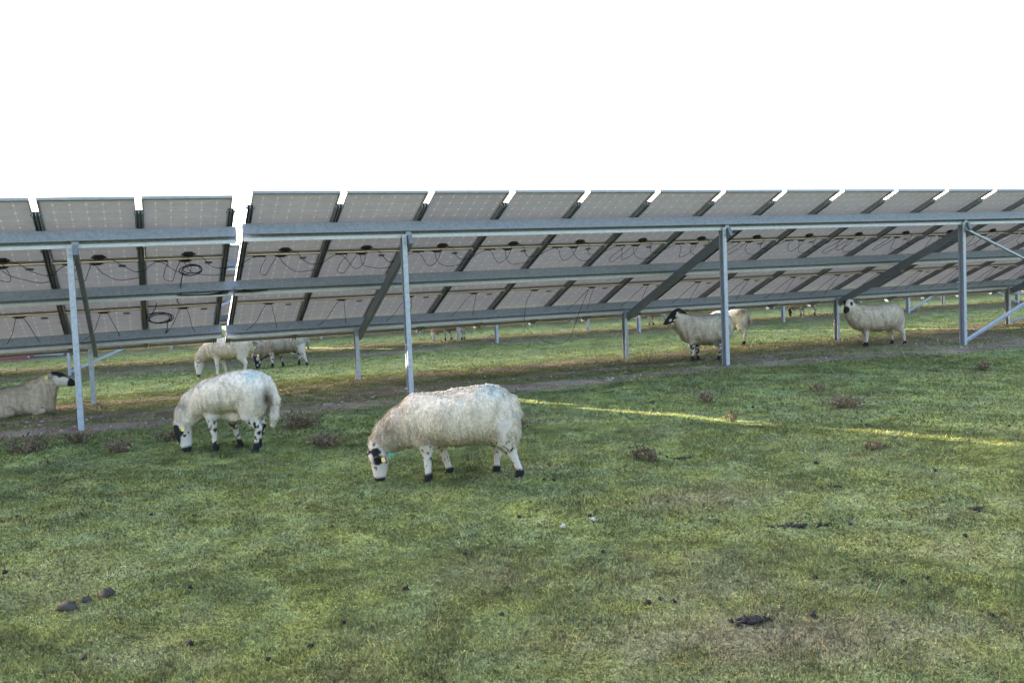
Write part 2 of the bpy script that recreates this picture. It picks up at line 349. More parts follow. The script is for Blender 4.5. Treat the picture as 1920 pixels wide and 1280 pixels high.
# pale pebbles on the bare tracks
def pebble_cloud(n, u0, u1, q0, q1, r):
    V = []; F = []; C = []
    u = RNG.uniform(u0, u1, n*4); q = RNG.uniform(q0, q1, n*4); x, y = from_uq(u, q); k = RNG.uniform(0, 1, n*4) < dirt_mask(x, y)**1.5; x, y = x[k][:n], y[k][:n]
    z = ground_z(x, y)
    o = np.array([(1, 0, 0), (0, 1, 0), (-1, 0, 0), (0, -1, 0), (0, 0, .7), (0, 0, -.6)]); fo = np.array([(0, 1, 4), (1, 2, 4), (2, 3, 4), (3, 0, 4), (1, 0, 5), (2, 1, 5), (3, 2, 5), (0, 3, 5)])
    for i in range(len(x)):
        rr = r*min(2., math.exp(RNG.normal(0, .4))); a = RNG.uniform(0, 6.28); ca, sa = math.cos(a), math.sin(a)
        P = o*rr*RNG.uniform(.7, 1.3, (6, 3)); P = np.stack([P[:, 0]*ca-P[:, 1]*sa, P[:, 0]*sa+P[:, 1]*ca, P[:, 2]], 1)+(x[i], y[i], z[i])
        F.append(fo+len(V)*6); V.append(P); C.append(np.tile(np.array([.36, .32, .29])*RNG.uniform(.45, 1.25), (6, 1)))
    return np.vstack(V), np.vstack(F), np.vstack(C)
a1 = pebble_cloud(1500, -4, 18, 9.9, 14.2, .014); a2 = pebble_cloud(700, -6, 26, 20, 25, .018)
V_ = np.vstack([a1[0], a2[0]]); F_ = np.vstack([a1[1], a2[1]+len(a1[0])]); C_ = np.vstack([a1[2], a2[2]])
tag(link('pebbles', np_mesh('pebbles', V_, F_, False, C_), None, M['clod']), 'small pale stones strewn over the bare soil under the panels', 'pebbles', kind='stuff')

# ------------------------------------------------------------------ solar tables
TH = 0.392458
def frame(a, slope, th):
    U = np.array([math.cos(a), math.sin(a), slope]); U /= np.linalg.norm(U)
    Vv = np.array([-math.sin(a)*math.cos(th), math.cos(a)*math.cos(th), -math.sin(th)])
    W = np.cross(U, Vv); W /= np.linalg.norm(W)
    return U, Vv, W
ML = 1.548                                                    # length of a module along the slope
SEAMS = (0.0, 1.574, 3.148)
PUR = ((.64, .735), (2.245, 2.335), (3.845, 3.935))              # U channels: near leg and far leg along the slope
def module_mesh(kind, sc):
    mw = .99*sc; L = ML*sc; mb = MB()
    if kind == 'panel':
        V = [(0, 0, 0), (mw, 0, 0), (mw, L, 0), (0, L, 0)]; e = .012
        mb.add([(e, e, -.004), (mw-e, e, -.004), (mw-e, L-e, -.004), (e, L-e, -.004)], [(0, 1, 2, 3)])      # laminated glass, a sheet
        me = mb.mesh('solar_panel'); me.materials.append(M['back'])
        return me
    if kind == 'frame':
        t = .012; h = .035; zc = -h/2+.004
        mb.box((mw/2, t/2, zc), mw, t, h); mb.box((mw/2, L-t/2, zc), mw, t, h)
        mb.box((t/2, L/2, zc), t, L-2*t, h); mb.box((mw-t/2, L/2, zc), t, L-2*t, h)
        # inward lips of the frame
        mb.box((mw/2, t+.008, -h+.006), mw-2*t, .016, .003); mb.box((mw/2, L-t-.008, -h+.006), mw-2*t, .016, .003)
        me = mb.mesh('frame'); me.materials.append(M['frame']); return me
def jbox_mesh(w, h, d):
    mb = MB(); c = .25*h
    prof = [(-w/2+c, -h/2), (w/2-c, -h/2), (w/2, -h/2+c), (w/2, h/2-c), (w/2-c, h/2), (-w/2+c, h/2), (-w/2, h/2-c), (-w/2, -h/2+c)]
    mb.prism(prof, (0, 0, 0), (0, 0, -d), (1, 0, 0), (0, 1, 0)); mb.box((0, 0, -d-.004), w*.7, h*.6, .008)
    for s in (-1, 1): mb.box((s*w*.56, 0, -d*.5), .03, .018, .016)
    me = mb.mesh('junction_box'); me.materials.append(M['plastic']); return me
def c_post(mb, top, bot, U, w=.105, dep=.06, t=.006, lip=.018):
    """C section, web on the +U side, open towards -U"""
    X = np.array([U[0], U[1], 0]); X /= np.linalg.norm(X); Y = np.array([-X[1], X[0], 0])
    prof = [(dep/2, -w/2), (dep/2, w/2), (-dep/2, w/2), (-dep/2, w/2-lip), (-dep/2+t, w/2-lip), (-dep/2+t, w/2-t), (dep/2-t, w/2-t), (dep/2-t, -w/2+t), (-dep/2+t, -w/2+t), (-dep/2+t, -w/2+lip), (-dep/2, -w/2+lip), (-dep/2, -w/2)]
    mb.prism(prof, bot, top, X, Y)
def bar(mb, a, b, w, d, up):
    a, b = np.asarray(a, float), np.asarray(b, float); T = b-a; T /= np.linalg.norm(T); X = np.cross(T, up); X /= np.linalg.norm(X); Y = np.cross(X, T)
    t = .005
    mb.prism([(-w/2, -d/2), (w/2, -d/2), (w/2, -d/2+t), (-w/2+t, -d/2+t), (-w/2+t, d/2), (-w/2, d/2)], a, b, X, Y)

def solar_table(O, a, slope, th, ncol, posts, label, sc=1., detail=2, braces=(), from_end=False, panels='each', group='long tables of solar panels'):
    """O is the top left corner of the table (or its top right one, columns then run to -t); detail 2 builds wires and module fittings"""
    U, V, W = frame(a, slope, th); O = np.asarray(O, float); P = 1.06*sc
    if from_end: O = O-U*P*ncol
    root_xy = O+V*.7*sc; root = empty('solar_table', (root_xy[0], root_xy[1], gz(root_xy[0], root_xy[1])))
    tag(root, label, 'solar panels', group); B = np.array(root.location)
    def pt(t, s, d): return O+U*t+V*s*sc-W*d*sc-B          # d grows away from the underside
    R3 = np.stack([U, V, W], 1)
    def mtx(t, s, d):
        m = Matrix([list(R3[i])+[0] for i in range(3)]+[[0, 0, 0, 1]]); m.translation = Vector(pt(t, s, d)); return m
    pm = module_mesh('panel', sc); fm = module_mesh('frame', sc)
    jb1 = jbox_mesh(.115, .075, .03); jb2 = jbox_mesh(.11, .04, .022)
    lm_ = MB(); lm_.box((0, 0, -.002), .085, .06, .003); lme = lm_.mesh('rating_label'); lme.materials.append(M['label'])
    for c in range(ncol):
        for k, s0 in enumerate(SEAMS):
            if panels == 'each':
                p = link('solar_panel', pm, root, None, mtx(c*P+.035*sc, s0, 0))
                link('panel_frame', fm, p)
                if detail >= 2:
                    mw = .99*sc; L = ML*sc
                    jy = L-.085 if k == 0 else .065
                    jm = jb1 if k == 0 else jb2
                    link('junction_box', jm, p, None, Matrix.Translation((mw*.5+(.03 if k == 0 else .0), jy, -.006)))
                    link('rating_label', lme, p, None, Matrix.Translation((mw*(.80 if k else .26), .17 if k else L-.34, -.006)))
    if panels == 'one':
        mb = MB()
        for c in range(ncol):
            for s0 in SEAMS: mb.prism([(0, 0), (.99*sc, 0), (.99*sc, .03), (0, .03)], pt(c*P+.035*sc, s0, .004), pt(c*P+.035*sc, s0+ML, .004), U, W)
        mb.build('solar_panel', M['back'], root)
    # rails along the slope, a U channel under every joint
    rp = [(-.036, 0), (.036, 0), (.036, .062), (.030, .062), (.030, .006), (.005, .006), (.005, .05), (-.005, .05), (-.005, .006), (-.030, .006), (-.030, .062), (-.036, .062)]
    rp = [(x*sc, y*sc) for x, y in rp]
    for c in range(ncol+1):
        off = 0 if 0 < c < ncol else (.036 if c == 0 else -.036)
        mb = MB(); mb.prism(rp, pt(c*P+off*sc, .30, .004), pt(c*P+off*sc, 4.76, .004), U, -W)
        nf = len(mb.f)
        if detail >= 2:
            for s0 in SEAMS:
                for ds in (.32, 1.22):
                    for sx in (-1, 1): mb.box(pt(c*P+off*sc+sx*.044*sc, s0+ds, .038), .022, .035, .012, U, V, W)
        r = mb.build('rail', M['rail'], root); r.data.materials.append(M['frame']); r.data.polygons.foreach_set('material_index', [0]*nf+[1]*(len(r.data.polygons)-nf))
    # purlins, U channels opening away from the panels
    tl = ncol*P
    for s1, s2 in PUR:
        w = (s2-s1)*sc; t = .006; h0 = .07*sc; h1 = .2*sc; h2 = .245*sc
        prof = [(0, h0), (w, h0), (w, h2-.01), (w-t, h2-.01), (w-t, h0+t), (t, h0+t), (t+.010, h1-t), (.026, h1-t), (.026, h1), (.008, h1)]
        mb = MB(); o = O-B; ex = .035; ex2 = .10 if (from_end and 2 < s1 < 3) else ex; mb.prism(prof, o+V*s1*sc-U*ex, o+V*s1*sc+U*(tl+ex2), V, -W)
        pu = mb.build('purlin', M['galv'], root)
        if detail >= 1:
            mb = MB(); mb.prism([(w-.003, h0+.07*sc), (w+.004, h0+.07*sc), (w+.010, h2+.008), (w-.008, h2+.012)][::1], o+V*s1*sc-U*(ex-.01), o+V*s1*sc+U*(tl+ex2-.01), V, -W); tag(mb.build('lit_strip', M['galv_lit'], pu), 'strip painted pale as if lit, along the lower edge of the purlin')  # added strip over the far leg, its brightness painted in colour
    # posts, rafters and braces
    tops = []
    for tp in posts:
        tp = tp*sc
        pf = pt(tp, .735, .21); pb = pt(tp, 3.93, .21)
        for s, base in (('f', pf), ('b', pb)):
            x, y = base[0]+B[0], base[1]+B[1]; bot = np.array([base[0], base[1], gz(x, y)-B[2]-.25])
            mb = MB(); c_post(mb, base, bot, U); po = mb.build('post', M['post'], root)
            if detail >= 2:
                X = np.array([U[0], U[1], 0]); X /= np.linalg.norm(X)
                bm = MB()
                for dz in (.05, .11): bm.box(base+np.array([0, 0, -dz])+np.array([X[1], -X[0], 0])*.056, .02, .012, .02, X, (-X[1], X[0], 0))
                bm.build('bolt', M['frame'], po)
            tops.append((s, base, bot+np.array([0, 0, .25])))
        mb = MB(); rw = .05*sc
        mb.prism([(0, .0), (rw, .0), (rw, .125*sc), (rw-.016, .125*sc), (rw-.016, .119*sc), (.006, .119*sc), (.006, .006), (0, .006)][::1] if False else [(0, 0), (rw, 0), (rw, .125*sc), (0, .125*sc)],
                 pt(tp+.037*sc, .66, .250), pt(tp+.037*sc, 4.06, .250), U, -W)
        mb.build('rafter', M['rafter'], root)
        gm = MB(); X = np.array([U[0], U[1], 0]); X /= np.linalg.norm(X); gm.box(pt(tp+.06*sc, .735, .185), .07, .10, .08, X, (-X[1], X[0], 0)); gm.build('bracket', M['galv'], root)
    for (i, j, row) in braces:
        L_ = [k for k in tops if k[0] == row]; (_, t1, b1), (_, t2, b2) = L_[i], L_[j]
        Y = np.array([U[1], -U[0], 0])*.04
        up = np.array([0, 0, 1.])
        mb = MB(); bar(mb, b1+Y+up*.06, t2+Y-up*.12, .05, .05, up); mb.build('brace', M['post'], root)
        mb = MB(); bar(mb, t1+Y*2.4-up*.12, b2+Y*2.4+up*.06, .05, .05, up); mb.build('brace', M['post'], root)
    # wires
    if detail >= 2:
        rr = random.Random(3)
        for c in range(ncol):
            x0 = c*P; jx = x0+.035*sc+.495*sc
            cb = MB(); r = .0040; j = lambda a: a+rr.uniform(-.07, .07); swp = rr.random()
            s1 = SEAMS[1]
            # upper box: one long arc to the right-hand rail, one short drop
            cb.tube(spline([pt(jx+.10, 1.47, .03), pt(jx+.19, 1.50, .05), pt(jx+.30, j(1.72), .05), pt(jx+.42, 1.86, .05), pt(x0+P+.02, 1.84, .055)]), r)
            cb.tube(spline([pt(jx-.01, 1.68, .03), pt(jx+.07, j(1.86), .05), pt(jx+.22, j(2.03), .055), pt(jx+.36, 2.07, .055), pt(x0+P-.02, 2.03, .05)]), r)
            d0 = j(2.14); wdt = .075+rr.uniform(-.02, .04)
            if swp < .8: cb.tube(spline([pt(jx-.06, 1.66, .03), pt(jx-.10, 1.82, .05), pt(jx-.12-wdt*.2, d0-.06, .05), pt(jx-.16, d0, .05), pt(jx-.17-wdt, d0-.09, .05), pt(jx-.16-wdt, 1.82, .05), pt(jx-.20, 1.64, .04), pt(jx-.32, 1.60, .035)]), r)
            if swp > .25: cb.tube(spline([pt(jx-.34, 1.605, .035), pt(jx-.24, 1.66, .045), pt(jx-.13, 1.86, .05), pt(jx-.02, j(2.02), .055), pt(jx+.05, 1.98, .055), pt(jx+.07, 1.80, .05), pt(jx+.03, 1.53, .03)]), r)
            cb.tube(spline([pt(x0+.02, 1.86, .055), pt(x0+.10, 1.70, .045), pt(x0+.18, 1.62, .04), pt(x0+.27, 1.60, .035)]), r)
            cb.tube([pt(jx-.36, 1.603, .032), pt(jx-.20, 1.607, .034)], .011)
            cb.build('cable', M['cable'], root)
            cb = MB()
            e0 = j(3.93)
            if c == 4 and not from_end:
                cb.tube(spline([pt(jx-.05, 3.24, .03), pt(jx-.02, 3.6, .1), pt(jx+.10, 4.05, .34), pt(jx+.45, 4.12, .62), pt(jx+.85, 4.1, .62), pt(jx+1.02, 3.7, .2), pt(jx+P-.05, 3.24, .03)], 36), r)
            else:
                cb.tube(spline([pt(jx-.045, 3.24, .03), pt(jx-.09, 3.45, .06), pt(jx-.16, 3.70, .12), pt(jx-.30, e0, .17), pt(x0-.02, 3.99, .19)]), r)
                cb.tube(spline([pt(jx+.045, 3.24, .03), pt(jx+.085, 3.45, .06), pt(jx+.12+rr.uniform(0, .03), 3.72, .12), pt(jx+.20, 3.95, .18), pt(jx+.34, 4.0, .19), pt(x0+P, 3.99, .19)]), r)
            cb.build('cable', M['cable'], root)
    return root, pt, P

OA = (-2.85937356, 9.91566217, 2.89692373)
PT = [1.918+4.85*k for k in range(5)]
tA, ptA, P_A = solar_table(OA, A, .01126, TH, 22, PT, 'long solar table of the nearest row, right of the bright gap', braces=[(2, 3, 'f'), (3, 4, 'b')])
# the left table, a shade lower, beyond the gap
sl = .937; camp = np.array([0, 0, CAM_H]); OL = camp+(np.array([-3.1787, 10.4716, 2.9265])-camp)*sl
tL, ptL, P_L = solar_table(OL, .3951, .0187, .4009, 10, [10*1.06-1.826-4.85*k for k in range(2)], 'solar table left of the bright gap, coiled black wires hanging under it', sc=sl, from_end=True)
cb = MB()
def coil(mb, pt, t, s, d, R, n, seed):
    r_ = random.Random(seed); P_ = []
    for i in range(n*16+1):
        th = i/16*2*math.pi; rr = R*(1+.10*math.sin(th*.37+seed)+r_.uniform(-.03, .03)); P_.append(pt(t+rr*math.cos(th)+.02*math.sin(th*.21), s+rr*1.25*math.sin(th), d+.012*math.sin(th*.5)))
    mb.tube(P_, .006)
TE = 10*P_L
coil(cb, ptL, TE-.43, 1.83, .07, .12, 3, 2)
cb.tube(spline([ptL(TE-.52, 1.9, .07), ptL(TE-.545, 2.2, .1), ptL(TE-.56, 2.33, .21), ptL(TE-.60, 2.45, .23), ptL(TE-.57, 2.62, .2), ptL(TE-.57, 2.78, .12)]), .007)
dLA = np.array(tA.location)-np.array(tL.location)
for k, (ds, dd) in enumerate(((0, 0), (.012, .022), (.03, .010), (-.02, -.022), (.01, -.04))):
    cb.tube(spline([ptL(TE-.60, 2.31, .215), ptL(TE-.4, 2.33+ds*.4, .225), ptL(TE-.15, 2.32+ds*.7, .226), ptL(TE+.02, 2.31+ds, .20+dd), ptA(-.02, 2.28+ds, .20+dd)+dLA, ptA(.2, 2.27+ds*.6, .225)+dLA, ptA(.4, 2.26, .215)+dLA]), .0075)
cb.build('cable_coil', M['cable'], tL)
cb = MB(); coil(cb, ptL, TE-.80, 3.42, .08, .15, 4, 5)
cb.tube(spline([ptL(TE-.83, 2.9, .06), ptL(TE-.86, 3.1, .07), ptL(TE-.92, 3.3, .08)]), .006)
cb.tube(spline([ptL(TE-.70, 3.55, .08), ptL(TE-.72, 3.8, .14), ptL(TE-.82, 3.98, .19), ptL(TE-1.0, 4.0, .195)]), .006)
cb.build('cable_coil', M['cable'], tL)
# rows further back
def uq3(u, q, z): x, y = from_uq(u, q); return (x, y, z)
zB = 3.09
solar_table(uq3(10.42, 20.1, zB), A, .0122, TH, 21, [1.918+4.85*k for k in range(4)], 'second row solar table behind the right one, seen only as posts under its edge', detail=1, braces=[(2, 3, 'f')])
solar_table(uq3(10.12, 20.14, zB-.01), A, .0122, TH, 22, [22*1.06-1.9-4.85*k for k in range(5)], 'second row solar table glimpsed through the gap between the two near tables', detail=1, from_end=True, braces=[(2, 1, 'f')])
zC = 3.10
solar_table(uq3(-1.1, 30.2, zC), A, .0122, TH, 46, [1.918+4.85*k for k in range(10)], 'third row solar table far back, only its short posts showing in the distance', detail=0, panels='one')
solar_table(uq3(-1.4, 30.2, zC), A, .0122, TH, 22, [22*1.06-1.9-4.85*k for k in range(5)], 'third row solar table far back on the left above the grey box', detail=0, panels='one', from_end=True)

for k, (qq, zz) in enumerate(((40.3, 3.2), (50.4, 3.25))):  # unseen rows, added to keep the ground beyond the third row shaded
    solar_table(uq3(-30, qq, zz-.45), A, .0122, TH, 90, [1.918+4.85*i for i in range(19)], ('fourth', 'fifth')[k]+' row solar table unseen in the far distance, added to shade the ground', detail=0, panels='one')

# ------------------------------------------------------------------ sheep
def smin(a, b, k):
    h = np.clip(.5+.5*(b-a)/k, 0, 1); return b*(1-h)+a*h-k*h*(1-h)
def rcone(p, a, b, ra, rb, sy=1.):
    a, b = np.asarray(a, float), np.asarray(b, float); ab = b-a; t = np.clip(((p-a)@ab)/(ab@ab), 0, 1)
    d = p-(a+t[:, None]*ab)
    if sy != 1.: d = d*np.array([1, 1/sy, 1])
    return (np.linalg.norm(d, axis=1)-(ra+(rb-ra)*t))*min(1, sy)
def ellip(p, c, r, R=None):
    d = p-np.asarray(c, float)
    if R is not None: d = d@R
    r = np.asarray(r, float); k = np.linalg.norm(d/r, axis=1); return (k-1)*r.min()
def surface_nets(f, lo, hi, h):
    xs = [np.arange(l, u+h, h) for l, u in zip(lo, hi)]; n = [len(x) for x in xs]
    G = np.stack(np.meshgrid(*xs, indexing='ij'), -1).reshape(-1, 3)
    D = np.empty(len(G))
    for i in range(0, len(G), 200000): D[i:i+200000] = f(G[i:i+200000])
    D = D.reshape(n); ins = D < 0
    c = [np.s_[:-1], np.s_[1:]]
    cnt = sum(ins[c[a], c[b], c[d]].astype(int) for a in (0, 1) for b in (0, 1) for d in (0, 1))
    act = (cnt > 0) & (cnt < 8); ids = -np.ones(act.shape, int); I = np.argwhere(act); ids[act] = np.arange(len(I))
    acc = np.zeros((len(I), 3)); num = np.zeros(len(I))
    corners = [(a, b, d) for a in (0, 1) for b in (0, 1) for d in (0, 1)]
    for A0 in corners:
        for ax in range(3):
            if A0[ax]: continue
            B0 = list(A0); B0[ax] = 1
            da = D[I[:, 0]+A0[0], I[:, 1]+A0[1], I[:, 2]+A0[2]]; db = D[I[:, 0]+B0[0], I[:, 1]+B0[1], I[:, 2]+B0[2]]
            x = (da < 0) != (db < 0); t = np.where(x, da/np.where(x, da-db, 1), 0)
            q = np.tile(np.array(A0, float), (len(I), 1)); q[:, ax] += t
            acc[x] += q[x]; num[x] += 1
    Vv = np.array(lo)+h*(I+acc/num[:, None]); Q = []
    for ax in range(3):
        o1, o2 = [k for k in range(3) if k != ax]
        s0 = [slice(None)]*3; s1 = [slice(None)]*3; s0[ax] = slice(None, -1); s1[ax] = slice(1, None)
        a, b = ins[tuple(s0)], ins[tuple(s1)]; E_ = np.argwhere(a != b); fl = a[tuple(E_.T)]
        ok = (E_[:, o1] > 0) & (E_[:, o2] > 0) & (E_[:, o1] < n[o1]-1) & (E_[:, o2] < n[o2]-1); E_, fl = E_[ok], fl[ok]
        def at(d1, d2):
            e = E_.copy(); e[:, o1] += d1; e[:, o2] += d2; return ids[tuple(e.T)]
        q = np.stack([at(-1, -1), at(0, -1), at(0, 0), at(-1, 0)], 1)
        flip = fl if ax != 1 else ~fl
        q[~flip] = q[~flip][:, ::-1]; Q.append(q)
    return Vv, np.vstack(Q)
def vert_normals(V, F):
    n = np.cross(V[F[:, 2]]-V[F[:, 0]], V[F[:, 3]]-V[F[:, 1]]); N = np.zeros_like(V)
    for k in range(4): np.add.at(N, F[:, k], n)
    return N/(np.linalg.norm(N, axis=1)[:, None]+1e-12), np.linalg.norm(n, axis=1)*.5
def unit(v): v = np.asarray(v, float); return v/np.linalg.norm(v)

def make_sheep(spec):
    S = spec; h = S.get('res', .012); lie = S.get('lie', False)
    st = np.array(S['torso'], float); st[:, 1] -= S.get('drop', 0); st[:, 2] += S.get('lift', 0)                          # x, top, bottom, half width
    xs_ = st[:, 0]
    def torso(p):
        x = np.clip(p[:, 0], xs_[0], xs_[-1])
        top = np.interp(x, xs_, st[:, 1]); bot = np.interp(x, xs_, st[:, 2]); w = np.interp(x, xs_, st[:, 3])
        c = (top+bot)/2; hh = (top-bot)/2; zz = (p[:, 2]-c)/hh; yy = p[:, 1]/w
        k = (np.abs(yy)**2.3+np.abs(zz)**2.3)**(1/2.3); d = (k-1)*np.minimum(hh, w)
        return np.hypot(np.maximum(d, 0), np.abs(p[:, 0]-x)) + np.minimum(d, 0)*(np.abs(p[:, 0]-x) < 1e-9)
    poll = np.array(S['poll'], float); hd = unit(S['head_dir']); fo = np.array(S.get('forehead', (0, 0, 1)), float); fo = unit(fo-hd*(fo@hd)); la = np.cross(fo, hd)
    HR = np.stack([hd, la, fo], 1); hs = S.get('head_scale', 1.)
    def H(x, y, z): return poll+hs*(hd*x+la*y+fo*z)
    neck = S['neck']; legs = S['legs']
    def headf(p):
        q = (p-poll)@HR/hs
        d = rcone(q, (0, 0, 0), (.055, 0, .008), .066, .064, .92)
        d = smin(d, rcone(q, (.05, 0, -.012), (.145, 0, -.012), .062, .047, .85), .03)
        d = smin(d, rcone(q, (.10, 0, .012), (.205, 0, -.010), .040, .036, 1.), .02)
        d = smin(d, rcone(q, (.19, 0, -.012), (.232, 0, -.016), .037, .029, 1.), .015)
        d = smin(d, rcone(q, (.03, 0, -.045), (.19, 0, -.036), .045, .022, .8), .02)
        return d*hs
    ears = []
    eo = S.get('ear', (-.035, .095, -.03))
    for s in (1, -1):
        ears.append((H(.005, s*.055, .022), H(eo[0]*.6, s*(.055+eo[1]*.55), .022+eo[2]*.5), H(eo[0], s*(.055+eo[1]), .022+eo[2]*1.4)))
    def earf(p):
        d = None
        for a, b, c in ears:
            e = np.minimum(rcone(p, a, b, .016, .023), rcone(p, b, c, .023, .009)); d = e if d is None else np.minimum(d, e)
        return d
    def legf(p):
        d = np.full(len(p), 9.)
        for L in legs:
            for (a, b, ra, rb) in zip(L['pts'][:-1], L['pts'][1:], L['r'][:-1], L['r'][1:]): d = smin(d, rcone(p, a, b, ra, rb), .012)
        return d
    def neckf(p):
        d = np.full(len(p), 9.)
        for (a, b) in zip(neck[:-1], neck[1:]): d = smin(d, rcone(p, a[0], b[0], a[1], b[1], .82), .04)
        return d
    tail = S.get('tail')
    def woolf(p):
        d = smin(torso(p), neckf(p), .07)
        for (c, r) in S.get('lumps', []): d = smin(d, ellip(p, c, r), .05)
        if tail:
            for a, b, ra, rb in zip(tail['pts'][:-1], tail['pts'][1:], tail['r'][:-1], tail['r'][1:]): d = smin(d, rcone(p, a, b, ra, rb), .025)
        return d
    ridg = S.get('ridge', .010)
    def full(p):
        w = woolf(p)
        wv = vnoise(p[:, 0]*17+vnoise(p[:, 0]*4, p[:, 1]*4, p[:, 2]*5, 3)*2.5, p[:, 1]*9, p[:, 2]*4.5, 5)-.5
        w = w-ridg*2*wv - ridg*.9*(vnoise(p[:, 0]*34, p[:, 1]*34, p[:, 2]*26, 8)-.5)
        d = smin(w, legf(p), .045); d = smin(d, headf(p), .03); d = smin(d, earf(p), .008)
        if lie: d = np.maximum(d, .0-p[:, 2])
        return d
    allp = [poll+hd*.3, poll-hd*.1]+[np.array(e[2]) for e in ears]+[np.array(p) for L in legs for p in L['pts']]+[np.array(n[0]) for n in neck]
    if tail: allp += [np.array(p) for p in tail['pts']]
    allp = np.array(allp); wmax = st[:, 3].max()
    lo = np.minimum(allp.min(0)-.12, (xs_[0]-.1, -wmax-.06, -.03)); hi = np.maximum(allp.max(0)+.12, (xs_[-1]+.1, wmax+.06, st[:, 1].max()+.06)); lo[2] = max(lo[2], -.05)
    V, F = surface_nets(full, lo, hi, h)
    N, fa = vert_normals(V, F)
    # which part of the animal each point belongs to
    dw, dl, dh, de = woolf(V), legf(V), headf(V), earf(V)
    hz = np.minimum(dh, de); wool = sstep(-.006, .012, np.minimum(dl, hz)-dw)
    lz = S.get('leg_wool', .30)
    isleg = (dl < dw+.012) & (dl < hz); ishead = hz < np.minimum(dw+.004, dl)
    wool = np.where(ishead, 0, wool); wool = np.where(isleg & (V[:, 2] < lz), 0, wool)
    if lie: wool = np.where(ishead, 0., 1.)
    q = (V-poll)@HR/hs
    n1 = fbm(V[:, 0]*7, V[:, 1]*7, V[:, 2]*7, seed=S['seed'], oct=3); n2 = fbm(V[:, 0]*26, V[:, 1]*26, V[:, 2]*26, seed=S['seed']+5, oct=2); n3_ = fbm(V[:, 0]*48, V[:, 1]*48, V[:, 2]*40, seed=S['seed']+9, oct=2)
    clean = np.array(S.get('clean', (.77, .675, .575))); dirty = np.array(S.get('dirty', (.36, .285, .215)))
    zt = (V[:, 2]-.2)/.5
    dn = np.clip(S.get('dirt', .5)*sstep(1.0, .15, zt)+.4*(n1-.5)+S.get('dirt_neck', .35)*sstep(.38, .62, V[:, 0]), 0, 1)[:, None]
    wc = clean*(1-dn)+dirty*dn; n4_ = fbm(V[:, 0]*38+1.2*n1, V[:, 1]*38, V[:, 2]*9, seed=S['seed']+31, oct=3); wc = wc*(.94+.12*n2)[:, None]*(.80+.32*sstep(.25, .65, n4_))[:, None]
    for (c, r, colr, k) in S.get('marks', []):
        m = k*np.exp(-(((V-np.array(c))/np.array(r))**2).sum(1))*sstep(.25, .55, n2+.15); wc = wc*(1-m[:, None])+np.array(colr)*m[:, None]
    white = np.array([.56, .505, .475]); black = np.array([.018, .017, .022])
    skin = np.tile(white, (len(V), 1))*(.9+.2*n2)[:, None]
    # legs: speckled, black feet
    sp = sstep(.0, .05, n3_-S.get('speck', .56))*sstep(.34, .27, V[:, 2]); foot = sstep(S.get('sock', .07)+.02, S.get('sock', .07), V[:, 2]+.06*(n1-.5))
    lb = np.clip(np.maximum(sp, foot), 0, 1) if not lie else sp*0
    hb = S['face'](q, ishead, n1, n2)
    eb = S.get('ear_black', .25)*(de < dh)
    bk = np.where(ishead, np.maximum(hb, eb), np.where(isleg, lb, 0))[:, None]
    skin = skin*(1-bk)+black*bk
    wk = wool[:, None]; C = skin*(1-wk)+wc*wk
    loc = S['loc']; root = empty('sheep', (loc[0], loc[1], gz(loc[0], loc[1])-.014), math.radians(S['heading']))
    tag(root, S['label'], 'sheep', 'sheep grazing and resting in the solar field')
    link('body', np_mesh('body', V, F, True, C), root, M['hide'])
    # fleece: wool locks over the woolly part
    nl = S.get('locks', 4000)
    if nl:
        fc = V[F].mean(1); fwl = wool[F].mean(1); pr = fa*(fwl > .5); pr /= pr.sum(); pick = RNG.choice(len(F), nl, p=pr)
        wts = RNG.dirichlet((1, 1, 1, 1), nl); base = (V[F[pick]]*wts[:, :, None]).sum(1); nb = N[F[pick]].mean(1); nb /= np.linalg.norm(nb, axis=1)[:, None]; cb_ = (C[F[pick]]*wts[:, :, None]).sum(1)
        L = S.get('lock_len', .030)*np.exp(RNG.normal(0, .3, nl)); wd = S.get('lock_w', .010)*RNG.uniform(.7, 1.3, nl)
        down = np.tile(np.array([-.25, 0, -1.]), (nl, 1)); tang = down-nb*(down*nb).sum(1)[:, None]; tang += (nb[:, 2] > .55)[:, None]*np.stack([-.35*np.ones(nl), np.sign(base[:, 1])*.9, np.zeros(nl)], 1); tang -= nb*(tang*nb).sum(1)[:, None]; tang += RNG.normal(0, .18, (nl, 3)); tl_ = np.linalg.norm(tang, axis=1)[:, None]; tang = tang/np.maximum(tl_, .3)
        dirv = tang+nb*(RNG.uniform(.10, .50, nl)*(1-.6*np.clip(nb[:, 2], 0, 1)))[:, None]; dirv /= np.linalg.norm(dirv, axis=1)[:, None]
        side = np.cross(dirv, nb); side /= np.linalg.norm(side, axis=1)[:, None]+1e-9
        P0 = base-nb*.004; P1 = base+dirv*(L*.5)[:, None]+nb*(L*.10)[:, None]; P2 = base+dirv*L[:, None]
        LV = np.empty((nl, 5, 3)); sw = side*(wd*.5)[:, None]
        LV[:, 0] = P0-sw*.8; LV[:, 1] = P0+sw*.8; LV[:, 2] = P1+sw; LV[:, 3] = P1-sw; LV[:, 4] = P2
        i0 = np.arange(nl)*5; LF = np.concatenate([np.stack([i0, i0+1, i0+2], 1), np.stack([i0, i0+2, i0+3], 1), np.stack([i0+3, i0+2, i0+4], 1)])
        cn = nb+RNG.normal(0, .14, (nl, 3)); cn /= np.linalg.norm(cn, axis=1)[:, None]
        LC = np.repeat((cb_*RNG.uniform(.83, 1.14, (nl, 1)))[:, None, :], 5, 1); LC[:, :2] *= .92; LC[:, 4] *= 1.08
        link('fleece', np_mesh('fleece', LV.reshape(-1, 3), LF, True, LC.reshape(-1, 3), np.repeat(cn, 5, 0)), root, M['wool'])
    if S.get('far'): return root
